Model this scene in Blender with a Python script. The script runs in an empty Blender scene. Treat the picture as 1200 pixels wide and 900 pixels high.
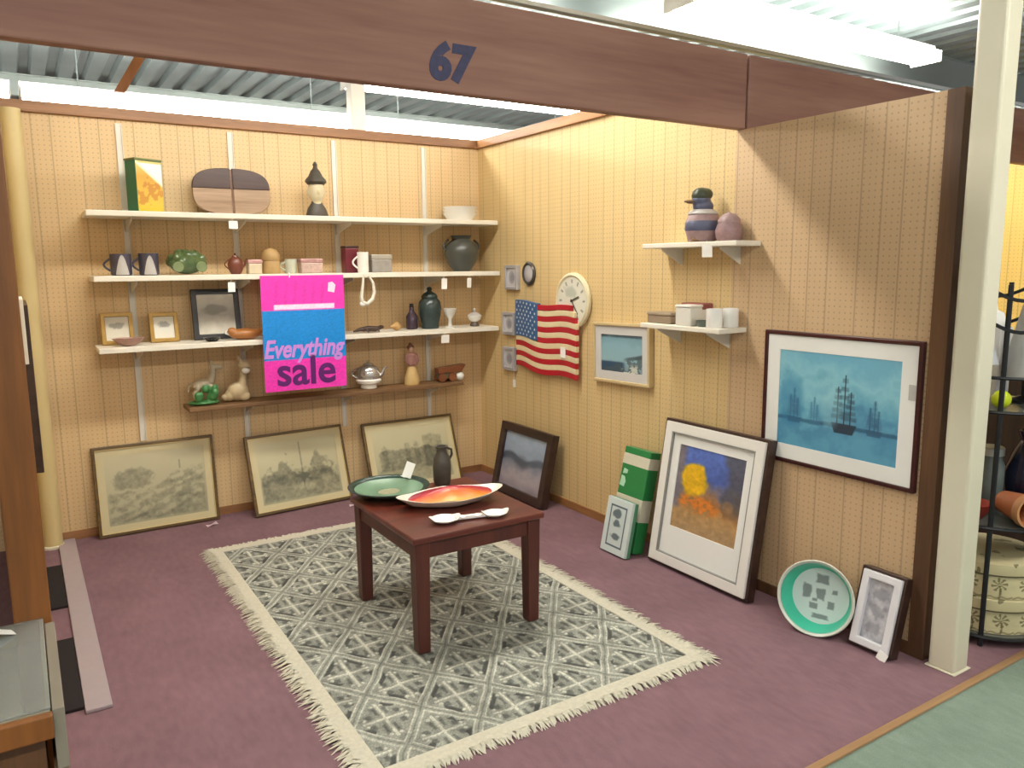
import bpy, math, random
import numpy as np
from mathutils import Vector, Matrix

random.seed(7)
PI = math.pi
SC = bpy.context.scene
COL = SC.collection

# ------------------------------------------------------------------ camera, world, exposure
def make_camera():
    pos = Vector((-2.8759, -4.9814, 1.5382))
    yaw, pitch, roll = 0.5638, -0.1514, -0.0085
    cy, sy, cp, sp = math.cos(yaw), math.sin(yaw), math.cos(pitch), math.sin(pitch)
    f = Vector((sy * cp, cy * cp, sp)); r = Vector((cy, -sy, 0)); u = r.cross(f)
    c, s = math.cos(roll), math.sin(roll)
    r2 = c * r + s * u; u2 = -s * r + c * u
    m = Matrix(((r2.x, u2.x, -f.x, pos.x), (r2.y, u2.y, -f.y, pos.y), (r2.z, u2.z, -f.z, pos.z), (0, 0, 0, 1)))
    cd = bpy.data.cameras.new('camera'); co = bpy.data.objects.new('camera', cd)
    COL.objects.link(co); co.matrix_world = m
    cd.sensor_width = 36; cd.lens = 36 * 910.764 / 1200; cd.clip_start = 0.02; cd.clip_end = 200
    SC.camera = co
make_camera()
WORLD_STRENGTH = 0.52
TUBE_STRENGTH = 29.0
TUBE_COLOR = (1.0, 0.95, 0.85, 1)
w = bpy.data.worlds.new('store_air'); SC.world = w; w.use_nodes = True
w.node_tree.nodes['Background'].inputs[0].default_value = (1.0, 0.97, 0.93, 1)
w.node_tree.nodes['Background'].inputs[1].default_value = WORLD_STRENGTH
SC.view_settings.view_transform = 'Standard'; SC.view_settings.look = 'None'
SC.view_settings.gamma = 1; SC.view_settings.use_curve_mapping = False
SC.view_settings.exposure = 0.45

# ------------------------------------------------------------------ colour and material helpers
def lin(c): return c / 12.92 if c <= 0.04045 else ((c + 0.055) / 1.055) ** 2.4
def srgb(h):
    if isinstance(h, str):
        h = h.lstrip('#'); h = [int(h[i:i + 2], 16) for i in (0, 2, 4)]
    return tuple(lin(x / 255) for x in h) + (1,)
MATS = {}
def _base(name):
    m = bpy.data.materials.new(name); m.use_nodes = True
    nt = m.node_tree; return m, nt, nt.nodes['Principled BSDF']
def N(nt, t, **k):
    n = nt.nodes.new(t)
    for a, b in k.items(): setattr(n, a, b)
    return n
def MA(nt, op, a, b=None, c=None):
    n = nt.nodes.new('ShaderNodeMath'); n.operation = op
    for i, x in enumerate((a, b, c)):
        if x is None: continue
        if isinstance(x, (int, float)): n.inputs[i].default_value = x
        else: nt.links.new(x, n.inputs[i])
    return n.outputs[0]
def MIX(nt, fac, a, b):
    n = nt.nodes.new('ShaderNodeMix'); n.data_type = 'RGBA'
    for s, x in ((n.inputs[0], fac), (n.inputs[6], a), (n.inputs[7], b)):
        if isinstance(x, (int, float)): s.default_value = x
        elif isinstance(x, tuple): s.default_value = x
        else: nt.links.new(x, s)
    return n.outputs[2]
def NOISE(nt, vec, scale, detail=3, stretch=None):
    mp = N(nt, 'ShaderNodeMapping'); nt.links.new(vec, mp.inputs[0])
    if stretch: mp.inputs['Scale'].default_value = stretch
    n = N(nt, 'ShaderNodeTexNoise'); n.inputs['Scale'].default_value = scale; n.inputs['Detail'].default_value = detail
    nt.links.new(mp.outputs[0], n.inputs['Vector']); return n.outputs['Fac']
def OBJ(nt): return N(nt, 'ShaderNodeTexCoord').outputs['Object']
def mat(name, col, rough=0.5, metal=0.0, var=0.12, scale=25, stretch=None, bump=0.0, coat=0.0, trans=0.0):
    if name in MATS: return MATS[name]
    m, nt, p = _base(name); c = srgb(col)
    f = NOISE(nt, OBJ(nt), scale, 3, stretch)
    d = tuple(x * (1 - var) for x in c[:3]) + (1,); l = tuple(min(1, x * (1 + var)) for x in c[:3]) + (1,)
    nt.links.new(MIX(nt, f, d, l), p.inputs['Base Color'])
    p.inputs['Roughness'].default_value = rough; p.inputs['Metallic'].default_value = metal
    p.inputs['Coat Weight'].default_value = coat; p.inputs['Transmission Weight'].default_value = trans
    if bump:
        b = N(nt, 'ShaderNodeBump'); b.inputs['Strength'].default_value = bump; b.inputs['Distance'].default_value = 0.004
        nt.links.new(f, b.inputs['Height']); nt.links.new(b.outputs[0], p.inputs['Normal'])
    MATS[name] = m; return m
def wood(name, a, b, axis='x', rough=0.45, scale=9, coat=0.0):
    if name in MATS: return MATS[name]
    st = {'x': (0.12, 1.6, 1.6), 'y': (1.6, 0.12, 1.6), 'z': (1.6, 1.6, 0.12)}[axis]
    m, nt, p = _base(name); o = OBJ(nt)
    f = NOISE(nt, o, scale, 5, st); g = NOISE(nt, o, scale * 6, 2, st)
    r = N(nt, 'ShaderNodeValToRGB'); r.color_ramp.elements[0].position = .35; r.color_ramp.elements[1].position = .66
    r.color_ramp.elements[0].color = srgb(a); r.color_ramp.elements[1].color = srgb(b)
    nt.links.new(MA(nt, 'ADD', MA(nt, 'MULTIPLY', f, .75), MA(nt, 'MULTIPLY', g, .25)), r.inputs[0])
    nt.links.new(r.outputs[0], p.inputs['Base Color']); p.inputs['Roughness'].default_value = rough
    p.inputs['Coat Weight'].default_value = coat; p.inputs['Coat Roughness'].default_value = .15
    MATS[name] = m; return m
def emit(name, col, strength):
    if name in MATS: return MATS[name]
    m, nt, p = _base(name)
    p.inputs['Base Color'].default_value = (1, 1, 1, 1)
    p.inputs['Emission Color'].default_value = col; p.inputs['Emission Strength'].default_value = strength
    MATS[name] = m; return m
def pegboard(name, axis, col):
    m, nt, p = _base(name); o = OBJ(nt)
    s = N(nt, 'ShaderNodeSeparateXYZ'); nt.links.new(o, s.inputs[0])
    u = s.outputs[0] if axis == 'x' else s.outputs[1]; z = s.outputs[2]
    fu = MA(nt, 'FRACT', MA(nt, 'DIVIDE', u, 0.0254)); fz = MA(nt, 'FRACT', MA(nt, 'DIVIDE', z, 0.0254))
    du = MA(nt, 'SUBTRACT', fu, .5); dz = MA(nt, 'SUBTRACT', fz, .5)
    rr = MA(nt, 'ADD', MA(nt, 'MULTIPLY', du, du), MA(nt, 'MULTIPLY', dz, dz))
    hole = MA(nt, 'LESS_THAN', rr, 0.021)
    pl = MA(nt, 'FRACT', MA(nt, 'DIVIDE', u, 0.4064)); groove = None
    for k in (0.06, 0.27, 0.49, 0.83):
        g = MA(nt, 'LESS_THAN', MA(nt, 'ABSOLUTE', MA(nt, 'SUBTRACT', pl, k)), 0.0085)
        groove = g if groove is None else MA(nt, 'MAXIMUM', groove, g)
    st = (1, 1, .05)
    n1 = NOISE(nt, o, 14, 4, st); n2 = NOISE(nt, o, 2.4, 3, (1, 1, .3))
    c = srgb(col); a = tuple(x * .84 for x in c[:3]) + (1,); b = tuple(min(1, x * 1.1) for x in c[:3]) + (1,)
    base = MIX(nt, MA(nt, 'ADD', MA(nt, 'MULTIPLY', n1, .6), MA(nt, 'MULTIPLY', n2, .4)), a, b)
    dark = tuple(x * .5 for x in c[:3]) + (1,); hd = tuple(x * .28 for x in c[:3]) + (1,)
    base = MIX(nt, MA(nt, 'MULTIPLY', groove, .55), base, dark)
    base = MIX(nt, MA(nt, 'MULTIPLY', hole, .42), base, hd)
    nt.links.new(base, p.inputs['Base Color']); p.inputs['Roughness'].default_value = .55
    return m
def carpet(name, col, col2):
    m, nt, p = _base(name); o = OBJ(nt)
    a = NOISE(nt, o, 420, 2); b = NOISE(nt, o, 3, 4); c = NOISE(nt, o, 40, 3, (1, .35, 1))
    f = MA(nt, 'ADD', MA(nt, 'MULTIPLY', a, .5), MA(nt, 'ADD', MA(nt, 'MULTIPLY', b, .3), MA(nt, 'MULTIPLY', c, .2)))
    r = N(nt, 'ShaderNodeValToRGB'); r.color_ramp.elements[0].position = .3; r.color_ramp.elements[1].position = .7
    r.color_ramp.elements[0].color = srgb(col); r.color_ramp.elements[1].color = srgb(col2)
    nt.links.new(f, r.inputs[0]); nt.links.new(r.outputs[0], p.inputs['Base Color'])
    p.inputs['Roughness'].default_value = .95
    bp = N(nt, 'ShaderNodeBump'); bp.inputs['Strength'].default_value = .5; bp.inputs['Distance'].default_value = .004
    nt.links.new(a, bp.inputs['Height']); nt.links.new(bp.outputs[0], p.inputs['Normal'])
    return m
def attr_mat(name, rough=.5, coat=0.0):
    if name in MATS: return MATS[name]
    m, nt, p = _base(name); a = N(nt, 'ShaderNodeAttribute'); a.attribute_name = 'Col'
    nt.links.new(a.outputs['Color'], p.inputs['Base Color']); p.inputs['Roughness'].default_value = rough
    p.inputs['Coat Weight'].default_value = coat; p.inputs['Coat Roughness'].default_value = .08
    MATS[name] = m; return m

# ------------------------------------------------------------------ mesh builder
class MB:
    def __init__(s): s.v = []; s.f = []
    def add(s, vs, fs, M=None):
        n = len(s.v)
        for p in vs:
            p = Vector(p); s.v.append(tuple(M @ p) if M is not None else tuple(p))
        s.f += [tuple(i + n for i in q) for q in fs]; return s
    def box(s, a, b, M=None):
        x0, y0, z0 = [min(a[i], b[i]) for i in range(3)]; x1, y1, z1 = [max(a[i], b[i]) for i in range(3)]
        return s.add([(x0, y0, z0), (x1, y0, z0), (x1, y1, z0), (x0, y1, z0), (x0, y0, z1), (x1, y0, z1), (x1, y1, z1), (x0, y1, z1)],
                     [(3, 2, 1, 0), (4, 5, 6, 7), (0, 1, 5, 4), (1, 2, 6, 5), (2, 3, 7, 6), (3, 0, 4, 7)], M)
    def lathe(s, prof, n=28, c=(0, 0, 0), M=None, sx=1, sy=1):
        vs = []; fs = []; k = len(prof)
        for i in range(n):
            a = 2 * PI * i / n
            for r, z in prof: vs.append((c[0] + r * math.cos(a) * sx, c[1] + r * math.sin(a) * sy, c[2] + z))
        for i in range(n):
            j = (i + 1) % n
            for q in range(k - 1): fs.append((i * k + q, j * k + q, j * k + q + 1, i * k + q + 1))
        solid = k == 2 or prof[0][0] < 1e-6 or prof[-1][0] < 1e-6
        if solid and prof[0][0] > 1e-6: fs.append(tuple(i * k for i in reversed(range(n))))
        if solid and prof[-1][0] > 1e-6: fs.append(tuple(i * k + k - 1 for i in range(n)))
        return s.add(vs, fs, M)
    def ell(s, c, r, n=18, m=10, M=None):
        if isinstance(r, (int, float)): r = (r, r, r)
        prof = [(max(1e-7, math.sin(PI * i / m)), -math.cos(PI * i / m)) for i in range(m + 1)]
        vs = []; fs = []
        for i in range(n):
            a = 2 * PI * i / n
            for q in range(1, m): vs.append((c[0] + r[0] * prof[q][0] * math.cos(a), c[1] + r[1] * prof[q][0] * math.sin(a), c[2] + r[2] * prof[q][1]))
        k = m - 1; b = len(vs); vs += [(c[0], c[1], c[2] - r[2]), (c[0], c[1], c[2] + r[2])]
        for i in range(n):
            j = (i + 1) % n
            for q in range(k - 1): fs.append((i * k + q, j * k + q, j * k + q + 1, i * k + q + 1))
            fs.append((b, j * k, i * k)); fs.append((b + 1, i * k + k - 1, j * k + k - 1))
        return s.add(vs, fs, M)
    def tube(s, pts, r, n=8, M=None, closed=False):
        P = [Vector(p) for p in pts]; L = len(P); R = r if isinstance(r, (list, tuple)) else [r] * L
        vs = []; fs = []; up = None
        for i in range(L):
            if closed: t = P[(i + 1) % L] - P[i - 1]
            else: t = P[min(i + 1, L - 1)] - P[max(i - 1, 0)]
            t = t.normalized()
            if up is None: up = t.orthogonal().normalized()
            up = (up - t * up.dot(t)).normalized(); w_ = t.cross(up)
            for q in range(n):
                a = 2 * PI * q / n; vs.append(P[i] + (up * math.cos(a) + w_ * math.sin(a)) * R[i])
        for i in range(L if closed else L - 1):
            j = (i + 1) % L
            for q in range(n):
                e = (q + 1) % n; fs.append((i * n + q, i * n + e, j * n + e, j * n + q))
        if not closed:
            fs.append(tuple(reversed(range(n)))); fs.append(tuple((L - 1) * n + q for q in range(n)))
        return s.add(vs, fs, M)
    def cyl(s, a, b, r, n=20, M=None): return s.tube([a, b], r, n, M)
    def prism(s, poly, y0, y1, M=None):          # poly in x,z (counter-clockwise seen from -y), extruded along y
        n = len(poly)
        vs = [(x, y0, z) for x, z in poly] + [(x, y1, z) for x, z in poly]
        fs = [tuple(range(n)), tuple(n + i for i in reversed(range(n)))]
        for i in range(n):
            j = (i + 1) % n; fs.append((j, i, n + i, n + j))
        return s.add(vs, fs, M)
    def ring(s, w, h, t, y0, y1, M=None, tb=None):        # rectangular frame, x centred, z from 0, opening inset by t
        a = w / 2; tb = t if tb is None else tb
        o = [(-a, 0), (a, 0), (a, h), (-a, h)]; i_ = [(-a + t, tb), (a - t, tb), (a - t, h - t), (-a + t, h - t)]
        vs = [(x, y0, z) for x, z in o] + [(x, y0, z) for x, z in i_] + [(x, y1, z) for x, z in o] + [(x, y1, z) for x, z in i_]
        fs = []
        for k in range(4):
            j = (k + 1) % 4
            fs += [(k, j, 4 + j, 4 + k), (8 + j, 8 + k, 12 + k, 12 + j), (j, k, 8 + k, 8 + j), (4 + k, 4 + j, 12 + j, 12 + k)]
        return s.add(vs, fs, M)
    def build(s, name, m, parent=None, smooth=False, bevel=0.0, remesh=0.0, seg=2, loc=None):
        me = bpy.data.meshes.new(name); me.from_pydata(s.v, [], s.f); me.update()
        me.materials.append(m)
        o = bpy.data.objects.new(name, me); COL.objects.link(o)
        if smooth or remesh:
            me.polygons.foreach_set('use_smooth', [True] * len(me.polygons))
            if not remesh: me.set_sharp_from_angle(angle=math.radians(42))
        if remesh:
            r = o.modifiers.new('remesh', 'REMESH'); r.mode = 'VOXEL'; r.voxel_size = remesh; r.use_smooth_shade = True
            q = o.modifiers.new('smooth', 'SMOOTH'); q.factor = .6; q.iterations = 5
        if bevel:
            b = o.modifiers.new('bevel', 'BEVEL'); b.width = bevel; b.segments = seg; b.limit_method = 'ANGLE'
        if parent: o.parent = parent
        if loc: o.location = loc
        return o
def tag(o, label, cat, group=None):
    o['label'] = label; o['category'] = cat
    if group: o['group'] = group
    return o
def thing(name, label, cat, loc=(0, 0, 0), rot=(0, 0, 0), group=None):
    o = bpy.data.objects.new(name, None); COL.objects.link(o); o.empty_display_size = .05
    o.location = loc; o.rotation_euler = rot
    return tag(o, label, cat, group)
def structure(o): o['kind'] = 'structure'; return o
def copy_tree(o, parent=None):
    c = o.copy(); COL.objects.link(c)
    if parent: c.parent = parent
    for ch in list(o.children): copy_tree(ch, c)
    return c
def text_mb(body, size, shear=0.0, offset=0.0, depth=.0005, align='CENTER', sx=1.0):
    cu = bpy.data.curves.new('lettering', 'FONT'); cu.body = body; cu.size = size; cu.shear = shear
    cu.offset = offset; cu.extrude = depth; cu.align_x = align; cu.resolution_u = 4
    o = bpy.data.objects.new('lettering', cu); COL.objects.link(o)
    me = bpy.data.meshes.new_from_object(o.evaluated_get(bpy.context.evaluated_depsgraph_get()))
    b = MB(); b.add([(v.co.x * sx, -v.co.z, v.co.y) for v in me.vertices], [tuple(reversed(p.vertices)) for p in me.polygons])
    b.f = [tuple(reversed(q)) for q in b.f]
    bpy.data.objects.remove(o); bpy.data.meshes.remove(me); return b
# ------------------------------------------------------------------ printed pictures: a fine grid whose colours are computed
RNG = np.random.default_rng(3)
def vnoise(h, w_, cy, cx, rng=RNG):
    g = rng.random((cy + 2, cx + 2)); y = np.linspace(0, cy, h); x = np.linspace(0, cx, w_)
    yi = np.minimum(y.astype(int), cy - 1 if cy > 0 else 0); xi = np.minimum(x.astype(int), cx - 1 if cx > 0 else 0)
    fy = (y - yi)[:, None]; fx = (x - xi)[None, :]; fy = fy * fy * (3 - 2 * fy); fx = fx * fx * (3 - 2 * fx)
    a = g[np.ix_(yi, xi)]; b = g[np.ix_(yi, xi + 1)]; c = g[np.ix_(yi + 1, xi)]; d = g[np.ix_(yi + 1, xi + 1)]
    return (a * (1 - fx) + b * fx) * (1 - fy) + (c * (1 - fx) + d * fx) * fy
def fbm(h, w_, cy, cx, o=3):
    t = 0; s = 0; a = 1
    for k in range(o): t = t + a * vnoise(h, w_, cy * 2 ** k, cx * 2 ** k); s += a; a *= .55
    return t / s
def hexa(h): h = h.lstrip('#'); return np.array([int(h[i:i + 2], 16) for i in (0, 2, 4)], float) / 255
def ramp(t, stops):
    t = np.clip(t, 0, 1); xs = [s[0] for s in stops]; cs = np.array([hexa(s[1]) for s in stops])
    return np.stack([np.interp(t, xs, cs[:, i]) for i in range(3)], -1)
def over(img, mask, col): m = np.clip(mask, 0, 1)[..., None]; return img * (1 - m) + hexa(col) * m
def sm(x, a, b): t = np.clip((x - a) / (b - a), 0, 1); return t * t * (3 - 2 * t)
def grid_mesh(name, w_, h, img, m, parent=None, x0=None, z0=0.0, y=0.0, zoff=None, flat=False):
    """img[row from bottom, col, rgb in sRGB]; lies in local xz facing -y (or in xy facing +z when flat)"""
    ny, nx = img.shape[:2]; x0 = -w_ / 2 if x0 is None else x0
    X, Z = np.meshgrid(np.linspace(x0, x0 + w_, nx), np.linspace(z0, z0 + h, ny))
    D = np.full_like(X, y) if zoff is None else y + zoff
    co = np.stack([X, Z, D], -1) if flat else np.stack([X, D, Z], -1)
    idx = np.arange(nx * ny).reshape(ny, nx)
    q = np.stack([idx[:-1, :-1], idx[:-1, 1:], idx[1:, 1:], idx[1:, :-1]], -1).reshape(-1, 4)
    me = bpy.data.meshes.new(name); me.vertices.add(nx * ny); me.vertices.foreach_set('co', co.reshape(-1))
    me.loops.add(q.size); me.loops.foreach_set('vertex_index', q.reshape(-1))
    me.polygons.add(len(q)); me.polygons.foreach_set('loop_start', np.arange(0, q.size, 4)); me.polygons.foreach_set('loop_total', np.full(len(q), 4))
    me.update(calc_edges=True)
    c = np.clip(img, 0, 1).reshape(-1, 3); c = np.where(c <= .04045, c / 12.92, ((c + .055) / 1.055) ** 2.4)
    a = me.color_attributes.new('Col', 'FLOAT_COLOR', 'POINT'); a.data.foreach_set('color', np.concatenate([c, np.ones((len(c), 1))], 1).reshape(-1))
    me.materials.append(m); me.validate()
    o = bpy.data.objects.new(name, me); COL.objects.link(o)
    if parent: o.parent = parent
    return o
def uv(h, w_): return np.meshgrid(np.linspace(0, 1, w_), np.linspace(0, 1, h))
PRINT = attr_mat('printed_paper', .55); GLAZED = attr_mat('glazed_print', .4, .35)

# ------------------------------------------------------------------ the setting
PEG_X = pegboard('pegboard_panel', 'x', '#dabb8c'); PEG_Y = pegboard('pegboard_side_panel', 'y', '#d9bd88')
PURPLE = carpet('purple_carpet', '#664950', '#95727b'); GREEN = carpet('green_carpet', '#66796b', '#8fa092')
TRIMW = wood('trim_wood', '#7a5335', '#a3744c', 'x'); TRIMY = wood('trim_wood_side', '#8a5f38', '#b78450', 'y')
BEAMW = wood('beam_wood', '#7a5044', '#99705f', 'x', .6, 5)
POSTW = wood('post_wood', '#6f4219', '#955d29', 'z', .5, 7)
DARKW = wood('dark_trim', '#4c3320', '#6e4c30', 'z', .5)
WHITE = mat('white_paint', '#e9e6dc', .45, var=.04); CREAM = mat('cream_enamel', '#d8d3bd', .4, var=.05, scale=6)
GALV = mat('galvanised_steel', '#9aa6a6', .42, .55, .14, 3); DECK = mat('deck_steel', '#8b999a', .5, .5, .2, 2.5)

structure(MB().box((-8, -3.62, -.06), (7, 9, 0)).build('floor', PURPLE))
structure(MB().box((-8, -9, -.06), (9, -3.62, -.003)).build('floor', GREEN))
structure(MB().box((-8, -3.64, -.004), (7, -3.612, .006)).build('trim_1', wood('threshold_strip', '#8b6a4a', '#b08a62', 'x'), bevel=.003))
structure(MB().box((-2.96, 0, 0), (.02, .03, 2.36)).build('wall_back', PEG_X))
structure(MB().box((0, -2.40, 0), (.035, 0, 2.36)).build('wall_right', PEG_Y))
structure(MB().box((-.008, -3.375, 0), (.035, -2.40, 2.143)).build('wall_right', pegboard('pegboard_end_panel', 'y', '#cdae88')))
structure(MB().box((-.02, -3.44, 0), (.05, -3.375, 2.143)).build('trim_2', DARKW, bevel=.003))
structure(MB().box((-2.952, -2.40, 0), (-2.89, 0, 2.36)).build('wall_left', PEG_Y))
structure(MB().box((2.9, -3.4, 0), (2.94, 0, 2.36)).build('wall_far_right', pegboard('pegboard_yellow', 'y', '#dcbb66')))
structure(MB().box((.05, 0, 0), (2.94, .03, 2.36)).build('wall_back', PEG_X))
structure(MB().box((-6.2, 0, 0), (-2.98, .03, 2.36)).build('wall_back', PEG_X))
structure(MB().box((-2.98, -.022, 2.36), (.0, .05, 2.42)).build('trim_3', TRIMW, bevel=.004))
structure(MB().box((-.022, -2.40, 2.36), (.055, -.022, 2.42)).build('trim_4', TRIMY, bevel=.004))
structure(MB().box((-2.88, -.012, 0), (-.012, 0, .05)).build('baseboard_back', TRIMW))
structure(MB().box((-.012, -2.40, 0), (0, -.012, .05)).build('baseboard_right', TRIMY))
structure(MB().box((-.018, -3.375, 0), (-.006, -2.40, .05)).build('baseboard_right', DARKW))
# corrugated steel deck, ribs running front to back
b = MB(); x = -9.0; pts = []
while x < 10:
    pts += [(x, 3.16), (x + .085, 3.16), (x + .105, 3.20), (x + .165, 3.20), (x + .185, 3.16)]; x += .2
n = len(pts)
b.add([(px, -9, z) for px, z in pts] + [(px, 14, z) for px, z in pts], [(i, i + 1, n + i + 1, n + i) for i in range(n - 1)])
structure(b.build('ceiling', DECK))
structure(MB().box((-9, 9.6, 0), (10, 9.7, 3.2)).build('wall_rear', mat('far_wall', '#a9aaa0', .7)))

# header beams of the stall row
def beam(x0, x1, label):
    o = thing('header_beam', label, 'beam', ((x0 + x1) / 2, -2.425, 2.143), group=None)
    h = (x1 - x0) / 2
    MB().box((-h, -.025, 0), (h, .025, .325)).build('plank', BEAMW, o, bevel=.006)
    return o
bm = beam(-5.2, -.006, 'long brown wooden header beam with blue painted 67 over the stall')
t67 = text_mb('67', .165, .12, .009, .0008, sx=1.0)
t67.build('painted_number', mat('faded_blue_paint', '#41425f', .75, var=.4, scale=50), bm, loc=(1.080, -.0262, .044))
beam(.006, 5.0, 'brown header beam continuing to the right behind the pegboard end panel')

# timber post at the left stall end
p = thing('timber_post', 'orange brown timber post at the left end of the stall', 'post', (-2.918, -2.45, 0))
MB().box((-.046, -.045, 0), (.046, .045, 2.143)).build('shaft', POSTW, p, bevel=.006)
p = thing('corner_pole', 'pale cream round pole standing in the back left corner', 'pole', (-2.825, -.075, 0))
MB().lathe([(.05, 0), (.05, 2.36)], 20).build('shaft', mat('pale_pole_paint', '#cdb985', .5, var=.06, scale=5, stretch=(1, 1, .2)), p, smooth=True)
MB().lathe([(.062, 0), (.062, .012), (.05, .016)], 20).build('foot_ring', CREAM, p, smooth=True)
# white steel pillar at the right end
p = thing('steel_pillar', 'cream white steel pillar at the right end of the pegboard wall', 'pillar', (.02, -3.515, 0))
MB().box((-.052, -.05, 0), (.052, .05, 3.16)).build('shaft', CREAM, p, bevel=.014, seg=3)
MB().box((-.058, -.058, 0), (.058, .058, .006)).build('base_plate', CREAM, p, bevel=.003)
p = thing('electrical_conduit', 'thin grey white conduit with a switch box beside the cream pillar', 'conduit', (.115, -3.49, 1.42))
MB().tube([(0, 0, .105), (0, 0, 1.74)], .014, 10).build('pipe', CREAM, p, smooth=True)
MB().box((-.045, -.03, 0), (.045, .03, .11)).build('switch_box', mat('grey_box', '#9b9d98', .5), p, bevel=.005)
MB().box((-.012, -.036, .035), (.012, -.03, .075)).build('switch', CREAM, p, bevel=.002)
# the conduit box is held off the pillar by a bracket
MB().box((-.05, -.012, .04), (-.02, .012, .07)).build('bracket', GALV, p)
p = thing('white_column', 'white column rising behind the back wall towards the steel deck', 'column', (-.86, .12, 0))
MB().box((-.05, -.045, 0), (.05, .045, 3.16)).build('shaft', WHITE, p, bevel=.008)
MB().box((-.07, -.065, 0), (.07, .065, .01)).build('base_plate', WHITE, p)

# steel purlins and pipes under the deck
def purlin(y, z, name, label, r=None):
    o = thing(name, label, 'purlin' if r is None else 'pipe', (0, y, z))
    if r is None:
        m = MB().box((-8.5, -.03, .0), (9.5, .03, .006)); m.box((-8.5, -.003, .006), (9.5, .003, 3.154 - z)); m.build('web', GALV, o)
        MB().box((-8.5, -.035, 3.150 - z), (9.5, .035, 3.159 - z)).build('flange', GALV, o)
    else:
        MB().tube([(-8.5, 0, 0), (9.5, 0, 0)], r, 10).build('pipe', GALV, o, smooth=True)
        for k in range(-4, 6):
            MB().tube([(k * 1.9, 0, r), (k * 1.9, 0, 3.158 - z)], .006, 6).build('hanger', GALV, o)
purlin(-1.30, 2.93, 'purlin', 'steel purlin crossing just above the right part of the header beam')
purlin(-1.02, 3.02, 'steel_pipe', 'thin galvanised pipe hung under the deck behind the nearest purlin', .018)
purlin(.95, 2.98, 'purlin', 'steel purlin crossing above the back wall behind the white column')
purlin(3.0, 2.98, 'purlin', 'farthest steel purlin under the deck behind the back wall')
p = thing('wooden_brace', 'short slanted orange wooden brace under the deck above the back wall', 'brace', (-2.15, 1.2, 2.80))
MB().prism([(-.04, -.06), (.03, -.06), (.30, .40), (.23, .40)], -.025, .025).build('plank', POSTW, p)

# fluorescent fixtures
TUBE = emit('fluorescent_tube', TUBE_COLOR, TUBE_STRENGTH)
FIX = mat('fixture_enamel', '#efeee8', .35, var=.02)
def fixture_proto(length):
    o = thing('fluorescent_fixture', '', 'ceiling light')
    h = length / 2
    MB().box((-h, -.06, .055), (h, .06, .10)).build('housing', FIX, o, bevel=.004)
    MB().prism([(-.11, .055), (-.10, .012), (-.06, -.012), (.06, -.012), (.10, .012), (.11, .055)], -h + .012, h - .012, Matrix.Rotation(PI / 2, 4, 'Z')).build('lens', TUBE, o)
    for s in (-1, 1):
        MB().box((s * h - .0061 * (s + 1), -.112, -.014), (s * h + .0061 * (1 - s), .112, .058)).build('end_cap', FIX, o, bevel=.003)
        MB().tube([(s * h * .7, 0, .10), (s * h * .7, 0, .6)], .004, 6).build('chain', GALV, o)
    return o
FIXP = fixture_proto(2.4); used = [False]
def fixture(x, y, z, label, group=None):
    o = FIXP if not used[0] else copy_tree(FIXP); used[0] = True
    o.location = (x, y, z); o['label'] = label
    hz = 3.16 - z - .10
    for c in o.children:
        if c.name.startswith('chain'): c.scale = (1, 1, hz / .5); c.location = (0, 0, .10 - .10 * hz / .5)
    if group: o['group'] = group
    return o
fixture(1.50, -1.68, 2.93, 'long bright fluorescent light high on the right above the header beam')
fixture(-1.45, -1.62, 2.93, 'fluorescent light hanging over the middle of the stall')
fixture(.36, .34, 2.77, 'fluorescent light seen below the painted 67 behind the beam')
for x, l in ((-3.99, 'left section of the bright fluorescent row behind the back wall'), (-1.54, 'middle section of the bright fluorescent row behind the back wall'),
             (.91, 'right section of the bright fluorescent row behind the back wall')):
    fixture(x, 1.50, 2.70, l, 'fluorescent row behind the back wall')
fixture(-3.2, -5.2, 2.93, 'fluorescent light over the aisle in front of the stall, left of the viewer')
fixture(.2, -5.2, 2.93, 'fluorescent light over the aisle in front of the stall, right of the viewer')
fixture(4.2, 3.2, 2.93, 'distant fluorescent light beyond the cream pillar near the deck')
fixture(5.0, -.6, 2.93, 'fluorescent light over the neighbouring stall seen right of the cream pillar')

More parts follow.
